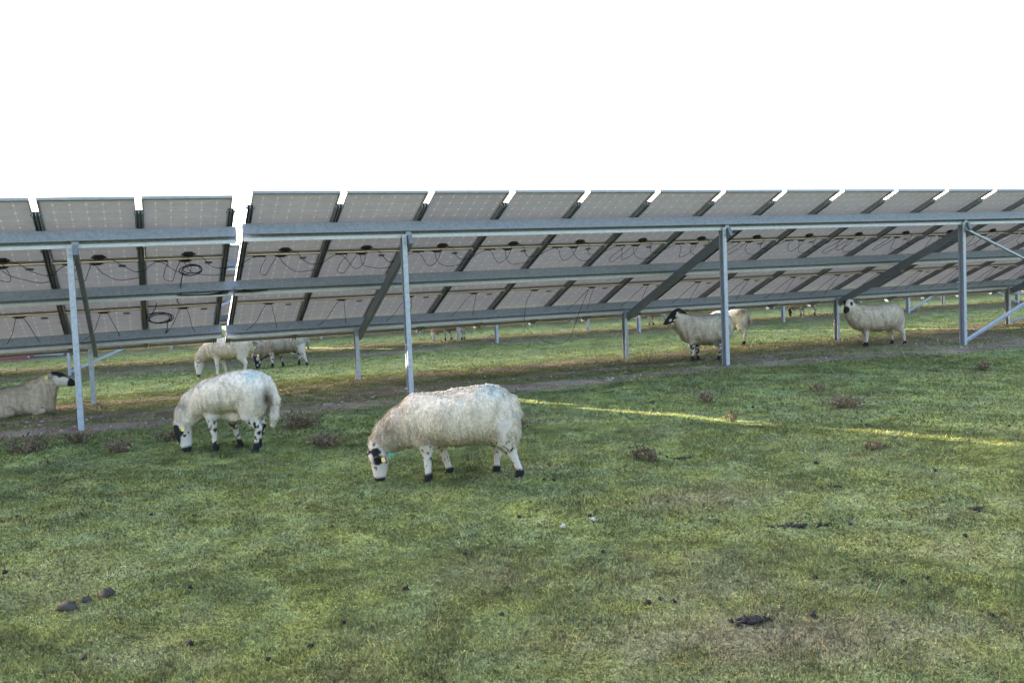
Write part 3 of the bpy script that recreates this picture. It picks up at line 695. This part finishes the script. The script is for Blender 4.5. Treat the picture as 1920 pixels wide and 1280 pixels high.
    def blob(c, r):
        o = []; fcs = []; n, m = 10, 6
        for i in range(m+1):
            for k in range(n):
                a, b = math.pi*i/m, 2*math.pi*k/n; o.append(np.array(c)+r*np.array([math.sin(a)*math.cos(b), math.sin(a)*math.sin(b), math.cos(a)]))
        for i in range(m):
            for k in range(n): fcs.append((i*n+k, (i+1)*n+k, (i+1)*n+(k+1) % n, i*n+(k+1) % n))
        return o, fcs
    for s in (1, -1):
        mb = MB(); mb.add(*blob(H(.068, s*.052, .026), .0125*hs)); mb.build('eye', M['eye'], root, True)
    if not lie:
        for L in legs:
            f = np.array(L['pts'][-1]); mb = MB()
            for s in (-1, 1):
                mb.prism([(-.026, -.002), (.036, -.002), (.030, .018), (.012, .040), (-.022, .040)], (f[0], f[1]+s*.013-.011, 0), (f[0], f[1]+s*.013+.011, 0), (1, 0, 0), (0, 0, 1))
            mb.build('hoof', M['hoof'], root)
    for (s, mt, sz) in S.get('tags', []):
        e = ears[0 if s > 0 else 1]; c = np.array(e[1])*.45+np.array(e[2])*.55; out = S.get('tag_out', (0, 1, 0)); out = unit(out); c = c+out*.022
        X = unit(np.cross(out, (0.2, 0.1, 1))); Y = np.cross(out, X); w = sz
        mb = MB(); mb.prism([(-w*.35, -w*.6), (w*.35, -w*.6), (w*.5, -w*.2), (w*.5, w*.6), (-w*.5, w*.6), (-w*.5, -w*.2)], c-out*.003, c+out*.003, X, Y)
        mb.build('ear_tag', M[mt], root)
    if S.get('throat'):
        c = np.array(S['throat']); mb = MB(); mb.prism([(-.026, -.005), (.020, -.013), (.024, .004), (.008, .012), (-.024, .009)], c+np.array([0, -.004, 0]), c+np.array([0, .006, 0]), (1, 0, 0), (0, 0, 1)); mb.build('neck_tag', M['tagt'], root)
    return root

def front_leg(x, y, dx=0., top=.34, kx=None, r=1.):
    kx = x+dx*.45 if kx is None else kx
    return dict(pts=[(x+dx, y*1.05, top), (kx, y, .185), (x+dx*.05, y, .06), (x-.004, y, .045), (x+.006, y, .02)], r=[.060*r, .030*r, .021*r, .026*r, .027*r])
def hind_leg(x, y, hip=(0, 0), stx=.10, hkx=-.035, r=1.):
    return dict(pts=[(x+stx-.01, y*.95, .42), (x+stx*.8, y, .34), (x+hkx, y, .225), (x-.004, y, .06), (x-.006, y, .045), (x+.006, y, .02)], r=[.105*r, .075*r, .032*r, .021*r, .026*r, .027*r])

# faces: how black the head is at a place in head coordinates (x to the muzzle, y to the sheep's left, z to the forehead)
def face_patchy(q, hd_, n1, n2):
    a = sstep(.195, .212, q[:, 0]+.02*(n2-.5)); b = sstep(1.15, .85, np.hypot((q[:, 0]-.085)/.034, (q[:, 2]-.03)/.028)+.7*(n2-.5))
    c = sstep(1.1, .8, np.hypot((q[:, 0]-.03)/.028, (q[:, 2]-.055)/.02)+1.0*(n2-.5)); d = sstep(.03, .08, n2-.60)*.8
    return np.clip(np.maximum.reduce([a, b, c, d]), 0, 1)
def face_blaze(q, hd_, n1, n2):
    a = sstep(.17, .20, q[:, 0]+.04*(n2-.5)); b = sstep(.022, .036, q[:, 2]+.02*(n2-.5)-.018*sstep(.1, .2, q[:, 0])+.0); c = sstep(.03, .07, n2-.64)
    return np.clip(np.maximum.reduce([a, b, c]), 0, 1)
def face_pale(q, hd_, n1, n2):
    return np.clip(np.maximum(sstep(.212, .228, q[:, 0]), sstep(.03, .07, n2-.70)), 0, 1)
def face_dark(q, hd_, n1, n2):
    w = sstep(1.2, .8, np.hypot((q[:, 0]-.03)/.042, (q[:, 2]+.005)/.034)+.9*(n2-.5)); w2 = sstep(1.1, .8, np.hypot((q[:, 0]-.17)/.02, (q[:, 2]+.012)/.018))
    w3 = sstep(1.2, .8, np.hypot((q[:, 0]-.10)/.035, (q[:, 2]+.05)/.018)+.6*(n2-.5))
    return np.clip(1-np.maximum.reduce([w, w2*.9, w3]), 0, 1)
def face_spots(q, hd_, n1, n2):
    side = sstep(-.012, -.03, q[:, 1]+.02*(n2-.5)); e = sstep(1.15, .85, np.hypot((q[:, 0]-.07)/.035, (q[:, 2]-.022)/.03)+.4*(n2-.5)); m = sstep(.15, .17, q[:, 0]+.03*(n2-.5)); t = sstep(1.1, .8, np.hypot((q[:, 0]+.01)/.02, (q[:, 2]-.06)/.02)+.5*(n2-.5))
    return np.clip(np.maximum.reduce([e, m, t, side]), 0, 1)
def face_mask(q, hd_, n1, n2):
    s = sstep(.022, .036, q[:, 2]+.03*(n2-.5)); m = sstep(.165, .18, q[:, 0]); w = sstep(1.2, .9, np.hypot((q[:, 0]-.12)/.03, (q[:, 2]-.015)/.02)+.5*(n2-.5))
    return np.clip(np.maximum(s, m)-w*.9, 0, 1)

BLUE = (.30, .50, .56); GREEN = (.17, .42, .32); BROWN = (.12, .075, .05); GREY = (.10, .09, .10)
TOR1 = [(-.355, .56, .42, .05), (-.335, .64, .37, .11), (-.30, .685, .33, .17), (-.24, .72, .30, .215), (-.16, .735, .29, .24), (-.05, .728, .265, .255), (.08, .712, .245, .26), (.20, .692, .255, .25), (.32, .685, .26, .215), (.42, .66, .27, .18), (.49, .61, .28, .145), (.54, .54, .30, .09)]
make_sheep(dict(seed=1, drop=.022, lift=.01, loc=(-.36, 6.84), heading=180, res=.0105, torso=TOR1,
    neck=[((.40, 0, .47), .185), ((.52, .01, .42), .15), ((.62, .02, .36), .118), ((.69, .03, .305), .088)], poll=(.705, .035, .275), head_dir=(.06, .02, -1), forehead=(.75, .75, 0), ear=(.09, .03, -.012), head_scale=1.16,
    legs=[front_leg(.325, .10, .0, r=1.12), front_leg(.175, -.10, .09, r=1.08), hind_leg(-.375, .11, stx=.13, hkx=.06, r=1.15), hind_leg(-.195, -.10, stx=.08, hkx=-.02, r=1.1)],
    lumps=[((-.27, .10, .43), (.12, .11, .17)), ((-.25, -.10, .42), (.11, .10, .16)), ((-.30, .112, .325), (.085, .062, .115)), ((-.225, -.105, .33), (.08, .062, .10)), ((.335, .10, .33), (.07, .06, .09))], tail=dict(pts=[(-.345, 0, .58), (-.375, .0, .48), (-.37, .02, .34)], r=[.045, .04, .028]),
    face=face_patchy, throat=(.60, .135, .225), tags=[(1, 'tagy', .030)], tag_out=(.3, 1, 0), marks=[((-.19, .10, .70), (.10, .16, .075), BLUE, .5), ((.60, .1, .42), (.06, .1, .05), BROWN, .55), ((.30, .2, .33), (.12, .2, .07), (.25, .17, .12), .5)],
    dirt=.38, speck=.67, sock=.055, ridge=.007, locks=30000, lock_len=.020, lock_w=.008,
    label='cream sheep grazing nearest the camera, black muzzle and patched face, teal mark on its neck'))
TOR2 = [(-.44, .54, .44, .05), (-.42, .64, .40, .12), (-.37, .71, .35, .185), (-.29, .755, .34, .22), (-.18, .775, .335, .235), (-.05, .765, .325, .24), (.07, .735, .315, .235), (.18, .70, .30, .215), (.26, .655, .30, .18), (.32, .59, .31, .14), (.36, .52, .34, .08)]
make_sheep(dict(seed=2, drop=.016, lift=.04, loc=(-2.69, 8.33), heading=170, res=.012, torso=TOR2,
    neck=[((.24, 0, .50), .165), ((.34, .03, .44), .135), ((.41, .06, .36), .108), ((.45, .09, .28), .083)], poll=(.455, .10, .235), head_dir=(-.22, .12, -1), forehead=(.8, .62, 0), ear=(.03, .09, -.03),
    legs=[front_leg(.12, .095, .02), front_leg(-.03, -.10, .09), hind_leg(-.29, .11, stx=.06, hkx=-.04), hind_leg(-.22, -.10, stx=.05, hkx=-.05)],
    lumps=[((-.30, .10, .48), (.12, .10, .17)), ((-.28, -.10, .48), (.11, .10, .16)), ((-.05, 0, .33), (.16, .10, .06))], tail=dict(pts=[(-.43, .02, .60), (-.47, .04, .47), (-.46, .05, .32), (-.44, .05, .24)], r=[.045, .05, .042, .025]),
    face=face_blaze, tags=[(1, 'tagy', .034)], tag_out=(.2, 1, 0), marks=[((-.28, .10, .72), (.07, .14, .055), BLUE, .5), ((-.435, .12, .50), (.05, .07, .10), BROWN, 1.1), ((.42, .1, .44), (.06, .12, .05), GREY, .8)],
    dirt=.28, speck=.54, sock=.085, ridge=.004, locks=18000, lock_len=.016, lock_w=.008, clean=(.77, .69, .61),
    label='white sheep grazing under the left table, black blaze, speckled legs and dirty brown tail'))
TOR3 = [(-.40, .60, .44, .05), (-.38, .66, .42, .11), (-.32, .70, .38, .17), (-.22, .72, .35, .20), (-.1, .715, .32, .215), (.03, .70, .31, .21), (.15, .69, .32, .19), (.25, .67, .32, .17), (.33, .62, .33, .13), (.37, .56, .36, .08)]
make_sheep(dict(seed=3, loc=(-5.14, 16.0), heading=184, res=.016, torso=TOR3,
    neck=[((.27, 0, .52), .15), ((.38, .0, .47), .125), ((.48, .0, .38), .10), ((.53, .0, .31), .08)], poll=(.535, 0, .27), head_dir=(.10, .1, -1), forehead=(1, .3, 0),
    legs=[front_leg(.19, .09, .0, .40), front_leg(.08, -.10, .08, .40), hind_leg(-.28, .10, stx=.04), hind_leg(-.24, -.10, stx=.06)], lumps=[((-.28, .09, .50), (.10, .08, .15))], tail=dict(pts=[(-.39, 0, .62), (-.42, 0, .45), (-.41, 0, .34)], r=[.035, .03, .02]),
    face=face_pale, tags=[(-1, 'tagy', .04)], tag_out=(.3, 1, 0), dirt=.5, dirt_neck=.15, speck=.72, sock=.03, ridge=.005, locks=3500, lock_len=.022, lock_w=.014, clean=(.62, .53, .44), dirty=(.40, .30, .215),
    label='cream sheep with plain white face grazing behind the blazed sheep'))
TOR4 = [(-.42, .60, .44, .06), (-.38, .69, .38, .15), (-.30, .735, .33, .21), (-.18, .75, .31, .24), (-.02, .74, .29, .25), (.12, .72, .28, .24), (.25, .69, .28, .22), (.34, .64, .28, .18), (.40, .56, .30, .12)]
make_sheep(dict(seed=4, loc=(-4.58, 17.9), heading=182, res=.017, torso=TOR4,
    neck=[((.30, 0, .46), .18), ((.42, .0, .40), .155), ((.52, .0, .32), .12), ((.57, .0, .26), .09)], poll=(.575, .02, .23), head_dir=(.12, .1, -1), forehead=(1, .3, 0),
    legs=[front_leg(.27, .10, .0), front_leg(.10, -.10, .10), hind_leg(-.22, -.10, stx=.08, hkx=-.02), hind_leg(-.42, .11, stx=.13, hkx=.04)], lumps=[((-.28, .10, .45), (.11, .10, .16))], tail=dict(pts=[(-.40, 0, .62), (-.45, 0, .50), (-.44, 0, .36)], r=[.04, .035, .02]),
    face=face_dark, tags=[(1, 'tagy', .045)], tag_out=(.3, 1, 0), dirt=.75, speck=.58, sock=.09, ridge=.009, locks=4000, lock_len=.030, lock_w=.015, clean=(.46, .40, .35), dirty=(.25, .20, .165),
    label='thick woolled grey-brown sheep grazing farther back, its back cut off by the lower panel edge'))
TOR5 = [(-.70, .12, .0, .10), (-.66, .19, -.02, .20), (-.54, .27, -.03, .28), (-.38, .325, -.03, .31), (-.2, .36, -.03, .30), (0, .385, -.03, .28), (.15, .39, -.03, .25), (.28, .38, -.02, .21), (.37, .36, .0, .16), (.42, .26, .04, .09)]
make_sheep(dict(seed=5, loc=(-6.36, 11.3), heading=14, res=.013, lie=True, torso=TOR5,
    neck=[((.25, 0, .30), .17), ((.34, -.01, .36), .13), ((.40, -.02, .41), .10), ((.44, -.03, .445), .08)], poll=(.455, -.03, .465), head_dir=(1, -.22, -.32), forehead=(.3, 0, 1), ear=(-.05, .06, -.035), head_scale=1.08,
    legs=[dict(pts=[(.20, -.20, .10), (.33, -.21, .06), (.24, -.22, .03)], r=[.07, .035, .028]), dict(pts=[(.20, .20, .10), (.35, .19, .06), (.22, .21, .03)], r=[.07, .035, .028]), dict(pts=[(-.30, -.28, .14), (-.02, -.31, .08), (-.16, -.33, .03)], r=[.13, .06, .03])],
    lumps=[((-.28, -.22, .18), (.22, .14, .17))], leg_wool=0, face=face_mask, ear_black=.4, tags=[(-1, 'tagy', .042)], tag_out=(-.3, -1, .1), marks=[((-.50, -.25, .20), (.10, .16, .12), GREEN, .75), ((-.1, -.1, .40), (.2, .2, .06), (.45, .40, .35), .6)],
    dirt=.55, dirt_neck=.3, speck=.75, ridge=.006, locks=11000, lock_len=.020, lock_w=.012, clean=(.54, .46, .375), dirty=(.36, .275, .20),
    label='woolly brownish sheep lying on the ground at the left edge, head turned right'))
TOR6 = [(-.50, .60, .42, .06), (-.46, .69, .37, .15), (-.38, .74, .33, .21), (-.26, .755, .30, .245), (-.12, .745, .275, .25), (.03, .73, .27, .25), (.16, .725, .275, .235), (.28, .72, .30, .21), (.37, .68, .33, .17), (.43, .60, .38, .11)]
def stand_neck(dy=0.): return [((.30, 0, .54), .185), ((.38, .0, .60), .15), ((.43, dy*.3, .68), .115), ((.46, dy*.6, .755), .085)]
TOR6S = [(-.38, .60, .42, .06), (-.34, .69, .37, .15), (-.28, .735, .33, .21), (-.18, .75, .30, .24)]+TOR6[4:]
make_sheep(dict(seed=6, loc=(3.13, 14.05), heading=182, res=.015, torso=TOR6S, neck=stand_neck(.02), poll=(.475, .02, .79), head_dir=(.84, .12, -.52), forehead=(.5, .1, .85), ear=(-.06, .07, -.06), head_scale=1.12,
    legs=[front_leg(.285, .09, .0), front_leg(.155, -.09, .02), hind_leg(-.12, .11, stx=.03, hkx=-.05), hind_leg(-.31, -.10, stx=.09, hkx=.0)], lumps=[((-.16, .11, .42), (.11, .09, .15)), ((-.24, -.1, .45), (.11, .1, .16))],
    face=face_dark, ear_black=.9, tags=[], marks=[((-.20, .1, .72), (.12, .18, .07), GREEN, .6), ((-.12, .17, .33), (.06, .10, .07), (.05, .04, .04), 1.)], dirt=.6, dirt_neck=.1, speck=.47, sock=.10, ridge=.009, locks=11000, lock_len=.030, lock_w=.012, clean=(.62, .545, .46), dirty=(.38, .29, .22),
    label='woolly buff sheep with a black face standing behind the middle tall post, facing left'))
make_sheep(dict(seed=7, loc=(4.40, 17.9), heading=150, res=.018, torso=TOR3, neck=[((.27, 0, .52), .15), ((.38, .0, .47), .125), ((.48, .0, .38), .10)], poll=(.535, 0, .27), head_dir=(.10, .1, -1), forehead=(1, .3, 0),
    legs=[front_leg(.19, .09, .0, .40), front_leg(.08, -.10, .0, .40), hind_leg(-.32, .10, stx=.06), hind_leg(-.28, -.10, stx=.06)], lumps=[((-.30, .09, .50), (.11, .08, .16)), ((-.30, -.09, .50), (.11, .08, .16))], tail=dict(pts=[(-.40, 0, .62), (-.43, 0, .46), (-.42, 0, .34)], r=[.04, .035, .02]),
    face=face_pale, marks=[((-.30, .0, .72), (.12, .2, .06), GREEN, .35), ((-.42, .05, .46), (.06, .06, .10), BROWN, .8)], dirt=.35, speck=.60, sock=.06, ridge=.005, locks=3000, lock_len=.024, lock_w=.015, clean=(.76, .71, .65),
    label='white sheep seen rump first behind the black-faced sheep and the middle post'))
make_sheep(dict(seed=8, loc=(6.48, 15.75), heading=184, res=.015, torso=TOR6, neck=stand_neck(.04), poll=(.475, .05, .80), head_dir=(.62, .62, -.55), forehead=(.45, .45, .8), ear=(-.06, .07, -.05), head_scale=1.15,
    legs=[front_leg(.19, .07, .0), front_leg(.15, -.08, .0), hind_leg(-.49, .10, stx=.12, hkx=.02), hind_leg(-.36, -.10, stx=.08, hkx=.0)], lumps=[((-.36, .10, .44), (.12, .10, .16)), ((-.32, -.1, .44), (.11, .1, .16))], tail=dict(pts=[(-.48, 0, .62), (-.51, 0, .50), (-.50, 0, .38)], r=[.04, .035, .02]),
    face=face_spots, ear_black=.8, marks=[], dirt=.5, dirt_neck=.2, speck=.66, sock=.075, ridge=.009, locks=11000, lock_len=.025, lock_w=.012, clean=(.66, .59, .51), dirty=(.40, .31, .235),
    label='woolly pale sheep standing at the right, white face with black patches turned to camera'))
FAR = dict(torso=TOR4, neck=[((.30, 0, .46), .18), ((.42, .0, .40), .15), ((.50, .0, .33), .11), ((.545, .0, .28), .09)], poll=(.55, .02, .25), head_dir=(.10, .1, -1), forehead=(1, .5, 0), res=.022, locks=1200, lock_len=.035, lock_w=.025, far=True,
    legs=[front_leg(.22, .09, .0), front_leg(.05, -.10, .06), hind_leg(-.25, .10, stx=.06), hind_leg(-.32, -.10, stx=.06)], dirt=.6, clean=(.46, .40, .34), dirty=(.28, .22, .17))
make_sheep(dict(FAR, seed=9, loc=(-1.70, 25.6), heading=182, face=face_pale, speck=.54, sock=.06, label='distant brown sheep grazing between back row posts, left of centre'))
make_sheep(dict(FAR, seed=10, loc=(4.62, 28.3), heading=184, face=face_pale, speck=.62, sock=.05, clean=(.60, .56, .5), label='distant pale sheep grazing beside a back post, left of the black-faced sheep'))
make_sheep(dict(FAR, seed=11, loc=(9.95, 29.8), heading=184, face=face_dark, speck=.52, sock=.06, label='distant sheep with black head grazing by a back post right of the middle post'))

# ------------------------------------------------------------------ weeds, droppings, clods, tarp and box
def weed(x, y, h, w, n, label, seed, colr=(.155, .115, .082)):
    r = np.random.default_rng(seed); root_z = gz(x, y); mb = MB(); cols = []
    def addc(k0, c): cols.extend([c]*(len(mb.v)-k0))
    for i in range(n):
        a = r.uniform(0, 6.28); hh = h*r.uniform(.45, 1.); sp_ = w*r.uniform(.15, 1.)
        b = np.array([r.normal(0, w*.22), r.normal(0, w*.22), -.02]); e = b+np.array([math.cos(a)*sp_, math.sin(a)*sp_, hh]); md = (b+e)/2+np.array([r.normal(0, .02), r.normal(0, .02), hh*.12])
        c = np.array(colr)*r.uniform(.6, 1.5); k0 = len(mb.v); P_ = spline([b, md, e], 6); mb.tube(P_, np.linspace(.0035, .0018, len(P_)), 4); addc(k0, c)
        for j in range(r.integers(4, 8)):
            t = r.uniform(.25, 1); p = P_[int(t*(len(P_)-1))]; d = np.array([r.normal(), r.normal(), r.normal()*.6+.3]); d = d/np.linalg.norm(d)*h*r.uniform(.10, .28)
            k0 = len(mb.v); mb.tube([p, p+d*.6+np.array([0, 0, -.004]), p+d], [.002, .0018, .001], 3); addc(k0, c*1.1)
            if r.uniform() < .75:
                s = r.uniform(.005, .012); q = p+d; k0 = len(mb.v)
                mb.add([q+np.array(o)*s for o in ((1, 0, 0), (-.5, .86, 0), (-.5, -.86, 0), (0, 0, 1.2), (0, 0, -1.1))], [(0, 1, 3), (1, 2, 3), (2, 0, 3), (1, 0, 4), (2, 1, 4), (0, 2, 4)]); addc(k0, c*r.uniform(.5, 1.2))
            if r.uniform() < .6:                               # withered leaf
                q = p+d*.5; sd = unit(np.cross(d, (r.normal(), r.normal(), 1)))*.010; k0 = len(mb.v)
                mb.add([q, q+d*.35+sd, q+d*.8, q+d*.35-sd], [(0, 1, 2, 3)]); addc(k0, c*r.uniform(.8, 1.7))
    me = mb.mesh('dry_weed'); a_ = me.color_attributes.new("Col", 'FLOAT_COLOR', 'POINT'); a_.data.foreach_set("color", np.hstack([np.array(cols), np.ones((len(cols), 1))]).astype(np.float32).ravel())
    o = link('dry_weed', me, None, M['twig']); o.location = (x, y, root_z); tag(o, label, 'dry weed', 'withered weeds in the turf')
for i, (x, y, h, w, n, lb) in enumerate((
    (1.01, 7.2, .16, .07, 12, 'brown withered thistle standing alone right of the nearest sheep, left of its twin'),
    (1.09, 7.12, .14, .09, 14, 'brown withered thistle right of its twin, in the turf below the light streak'),
    (3.53, 9.3, .16, .30, 46, 'widest dark withered weed clump, above the gap between the two light streaks'),
    (3.63, 10.4, .15, .22, 22, 'dry weed standing near the soil track left of the far right sheep'),
    (2.18, 9.95, .16, .14, 20, 'small dry weed below the foot of the middle tall post'),
    (6.31, 11.8, .16, .2, 22, 'dry weed at the right, below the crossed braces'),
    (-2.30, 9.35, .20, .30, 60, 'broad dry weed clump behind the rump of the blazed sheep'),
    (-1.80, 8.35, .15, .26, 46, 'dry weed clump between the two nearest sheep'),
    (-3.81, 8.4, .17, .22, 34, 'dry weed right of the foot of the left tall post, with a pale stalk'),
    (-4.73, 8.5, .20, .30, 44, 'dark dry weed clump at the left edge below the lying sheep'),
    (-3.45, 8.9, .15, .24, 34, 'dry weed beside the muzzle of the blazed sheep'),
    (-4.45, 8.95, .16, .2, 26, 'dry weed just left of the foot of the left tall post'),
    (2.17, 8.85, .14, .07, 10, 'small weed poking up through the first light streak'),
    (2.96, 7.3, .10, .12, 14, 'low dry weed just under the right light streak'),
    (7.6, 18.9, .25, .25, 24, 'dry weed on the far grass right of the far right sheep'),
    (.0, 8.9, .12, .3, 26, 'low dry weed at the left tip of the light streak'))):
    weed(x, y, h, w, n, lb, 100+i)
def clod(x, y, rx, ry, rz, name, label, cat, group, seed, colr=(.020, .017, .016), n=1, kk=.33):
    kk = .33 if n < 2 else .0095/rz
    r = np.random.default_rng(seed); Vs = []; Fs = []; nu, nv = 14, 8
    for i in range(n):
        ox, oy = (0, 0) if n == 1 else (r.normal(0, rx*.6), r.normal(0, ry*.6)); k = 1 if n == 1 else kk*r.uniform(.7, 1.3)
        a, b = np.meshgrid(np.linspace(0, 2*np.pi, nu, endpoint=False), np.linspace(.0, np.pi, nv)); d = np.stack([np.sin(b)*np.cos(a), np.sin(b)*np.sin(a), np.cos(b)], -1).reshape(-1, 3)
        nn = .30+1.4*fbm(d[:, 0]*2.2+seed+i*3, d[:, 1]*2.2, d[:, 2]*2.2, seed=seed, oct=4); P_ = d*nn[:, None]*(np.array([rx, ry, rz]) if n == 1 else np.array([rz*1.1, rz, rz*.8]))*k+np.array([ox, oy, rz*k*.05])
        g_ = np.arange(nu*nv).reshape(nv, nu)+len(Vs)*nu*nv; Fs.append(np.stack([g_[:-1], g_[1:], np.roll(g_[1:], -1, 1), np.roll(g_[:-1], -1, 1)], -1).reshape(-1, 4)); Vs.append(P_)
    V = np.vstack(Vs); C = np.array(colr)*(.6+.8*fbm(V[:, 0]*50, V[:, 1]*50, V[:, 2]*50, seed=seed, oct=2))[:, None]
    o = link(name, np_mesh(name, V, np.vstack(Fs), True, C), None, M['clod']); o.location = (x, y, gz(x, y)); tag(o, label, cat, group); return o
clod(-2.29, 4.38, .055, .035, .032, 'stone', 'largest brown stone lying in the turf at lower left', 'stone', 'stones at lower left', 5, (.062, .050, .045))
clod(-2.245, 4.48, .026, .022, .022, 'stone', 'small brown stone touching the back of the largest stone at lower left', 'stone', 'stones at lower left', 6, (.062, .050, .045))
clod(-2.16, 4.53, .035, .03, .034, 'stone', 'rounded brown stone standing apart right of the stone pair at lower left', 'stone', 'stones at lower left', 7, (.055, .043, .04))
clod(1.02, 3.87, .05, .028, .036, 'dung_pile', 'largest dark dung pile, among the bleached stalks at lower right', 'dung', 'dark dung', 8, (.022, .018, .022), 90)
clod(1.66, 5.28, .14, .03, .036, 'dung_pile', 'dark dung strewn in a long strip across the turf at right', 'dung', 'dark dung', 9, (.024, .02, .022), 40)
clod(2.86, 5.47, .05, .04, .05, 'dung_pile', 'dark dung pile farthest right in the turf', 'dung', 'dark dung', 10, (.024, .02, .022), 16)
clod(2.23, 6.11, .032, .028, .045, 'dung_pile', 'compact dark dung lump below the gap of the light streaks', 'dung', 'dark dung', 11, (.02, .018, .022), 8)
clod(1.36, 7.25, .07, .04, .03, 'dung_pile', 'dark dung lying right of the twin thistles', 'dung', 'dark dung', 12, (.022, .019, .022), 14)
small = ((-2.2, 5.93), (-2.52, 6.0), (-3.45, 6.02), (-.32, 5.02), (.47, 4.99), (.2, 6.61), (.27, 6.6), (-.1, 4.09), (-.85, 4.09), (.6, 4.17), (.67, 4.22), (.72, 4.16), (-1.5, 3.9), (-1.1, 3.72), (-1.75, 4.6), (-.6, 4.5), (2.0, 5.28), (2.55, 5.0), (1.9, 4.35), (2.05, 4.4), (1.5, 4.45), (3.1, 6.5), (.45, 5.6), (-.95, 3.85), (2.35, 6.9), (-1.2, 5.6), (.0, 5.7), (-2.9, 4.9), (1.25, 7.3), (-1.9, 3.75), (1.3, 3.9), (2.1, 3.9), (.2, 12.5), (3.5, 18.), (1.2, 17.), (8.0, 17.2), (2.6, 9.6), (4.5, 8.0))
sd_ = [clod(0, 0, .017*k, .015*k, .015*k, 'dung_lump', 'small dark dung lump lying in the short turf', 'dung', 'small dung lumps', 20+i, (.019, .016, .015)) for i, k in enumerate((1., .75, .9))]
for i, (x, y) in enumerate(small):
    o = sd_[i] if i < 3 else sd_[i % 3].copy()
    if i >= 3: COL.objects.link(o)
    o.location = (x, y, gz(x, y)); o.rotation_euler = (0, 0, i*1.7)
for i, (x, y) in enumerate(((.27, 5.44), (.47, 5.52))):       # tufts of shed wool
    r = np.random.default_rng(60+i); mb = MB()
    for k in range(34 if i == 0 else 12):
        p = np.array([r.normal(0, .008), r.normal(0, .007), r.uniform(.0, .008)]); d = r.normal(0, 1, 3); d = d/np.linalg.norm(d)*.006; mb.tube(spline([p-d, p+r.normal(0, .005, 3)+np.array([0, 0, .008]), p+d], 6), .0016, 3)
    o = mb.build('wool_tuft', mat_new('shed_wool', (.6, .6, .62), .9), None); o.location = (x, y, gz(x, y)+.004)
    tag(o, ('larger white tuft of shed wool caught in the turf', 'smaller white tuft of shed wool right of the larger one')[i], 'wool tuft', 'tufts of shed wool')
# red tarp and grey box far off at left
bx, by = -14.9, 28.3; box_r = empty('storage_box', (bx, by, gz(bx, by)), .15); tag(box_r, 'pale blue-grey box far off under the left table', 'box')
M['boxm'] = mat_new('box_paint', (.36, .42, .52), .5); M['boxd'] = mat_new('box_dark', (.08, .09, .12), .6)
mb = MB(); mb.prism([(-.62, .03), (.62, .03), (.66, .50), (-.66, .50)], (0, -.4, 0), (0, .4, 0), (1, 0, 0), (0, 0, 1)); mb.build('body', M['boxm'], box_r)
mb = MB(); mb.box((0, 0, .535), 1.38, .86, .06); mb.build('lid', M['boxm'], box_r)
mb = MB(); mb.box((.78, 0, .26), .16, .6, .46); mb.box((-.5, 0, .015), .1, .7, .03); mb.box((.5, 0, .015), .1, .7, .03); mb.build('end_unit', M['boxd'], box_r)
xx, yy = np.meshgrid(np.linspace(-.95, .95, 40), np.linspace(-.5, .5, 24)); rr_ = np.clip(1-(np.abs(xx)/.95)**2.5-(np.abs(yy)/.5)**2.5, 0, 1); zz = .26*rr_**.6*(.55+.9*fbm(xx*2.3+4, yy*2.3, seed=90, oct=3))
ii = np.arange(xx.size).reshape(xx.shape); qf = np.stack([ii[:-1, :-1], ii[:-1, 1:], ii[1:, 1:], ii[1:, :-1]], -1).reshape(-1, 4)
tx_, ty_ = -15.75, 27.3
o = link('tarpaulin', np_mesh('tarpaulin', np.stack([xx.ravel(), yy.ravel(), zz.ravel()], 1), qf, True), None, mat_new('red_tarp', (.22, .05, .055), .6)); o.location = (tx_, ty_, gz(tx_, ty_)-.01)
tag(o, 'crumpled dull red tarpaulin on the grass in front of the grey box', 'tarpaulin')
print('verts', sum(len(o.data.vertices) for o in scene.objects if o.type == 'MESH'))
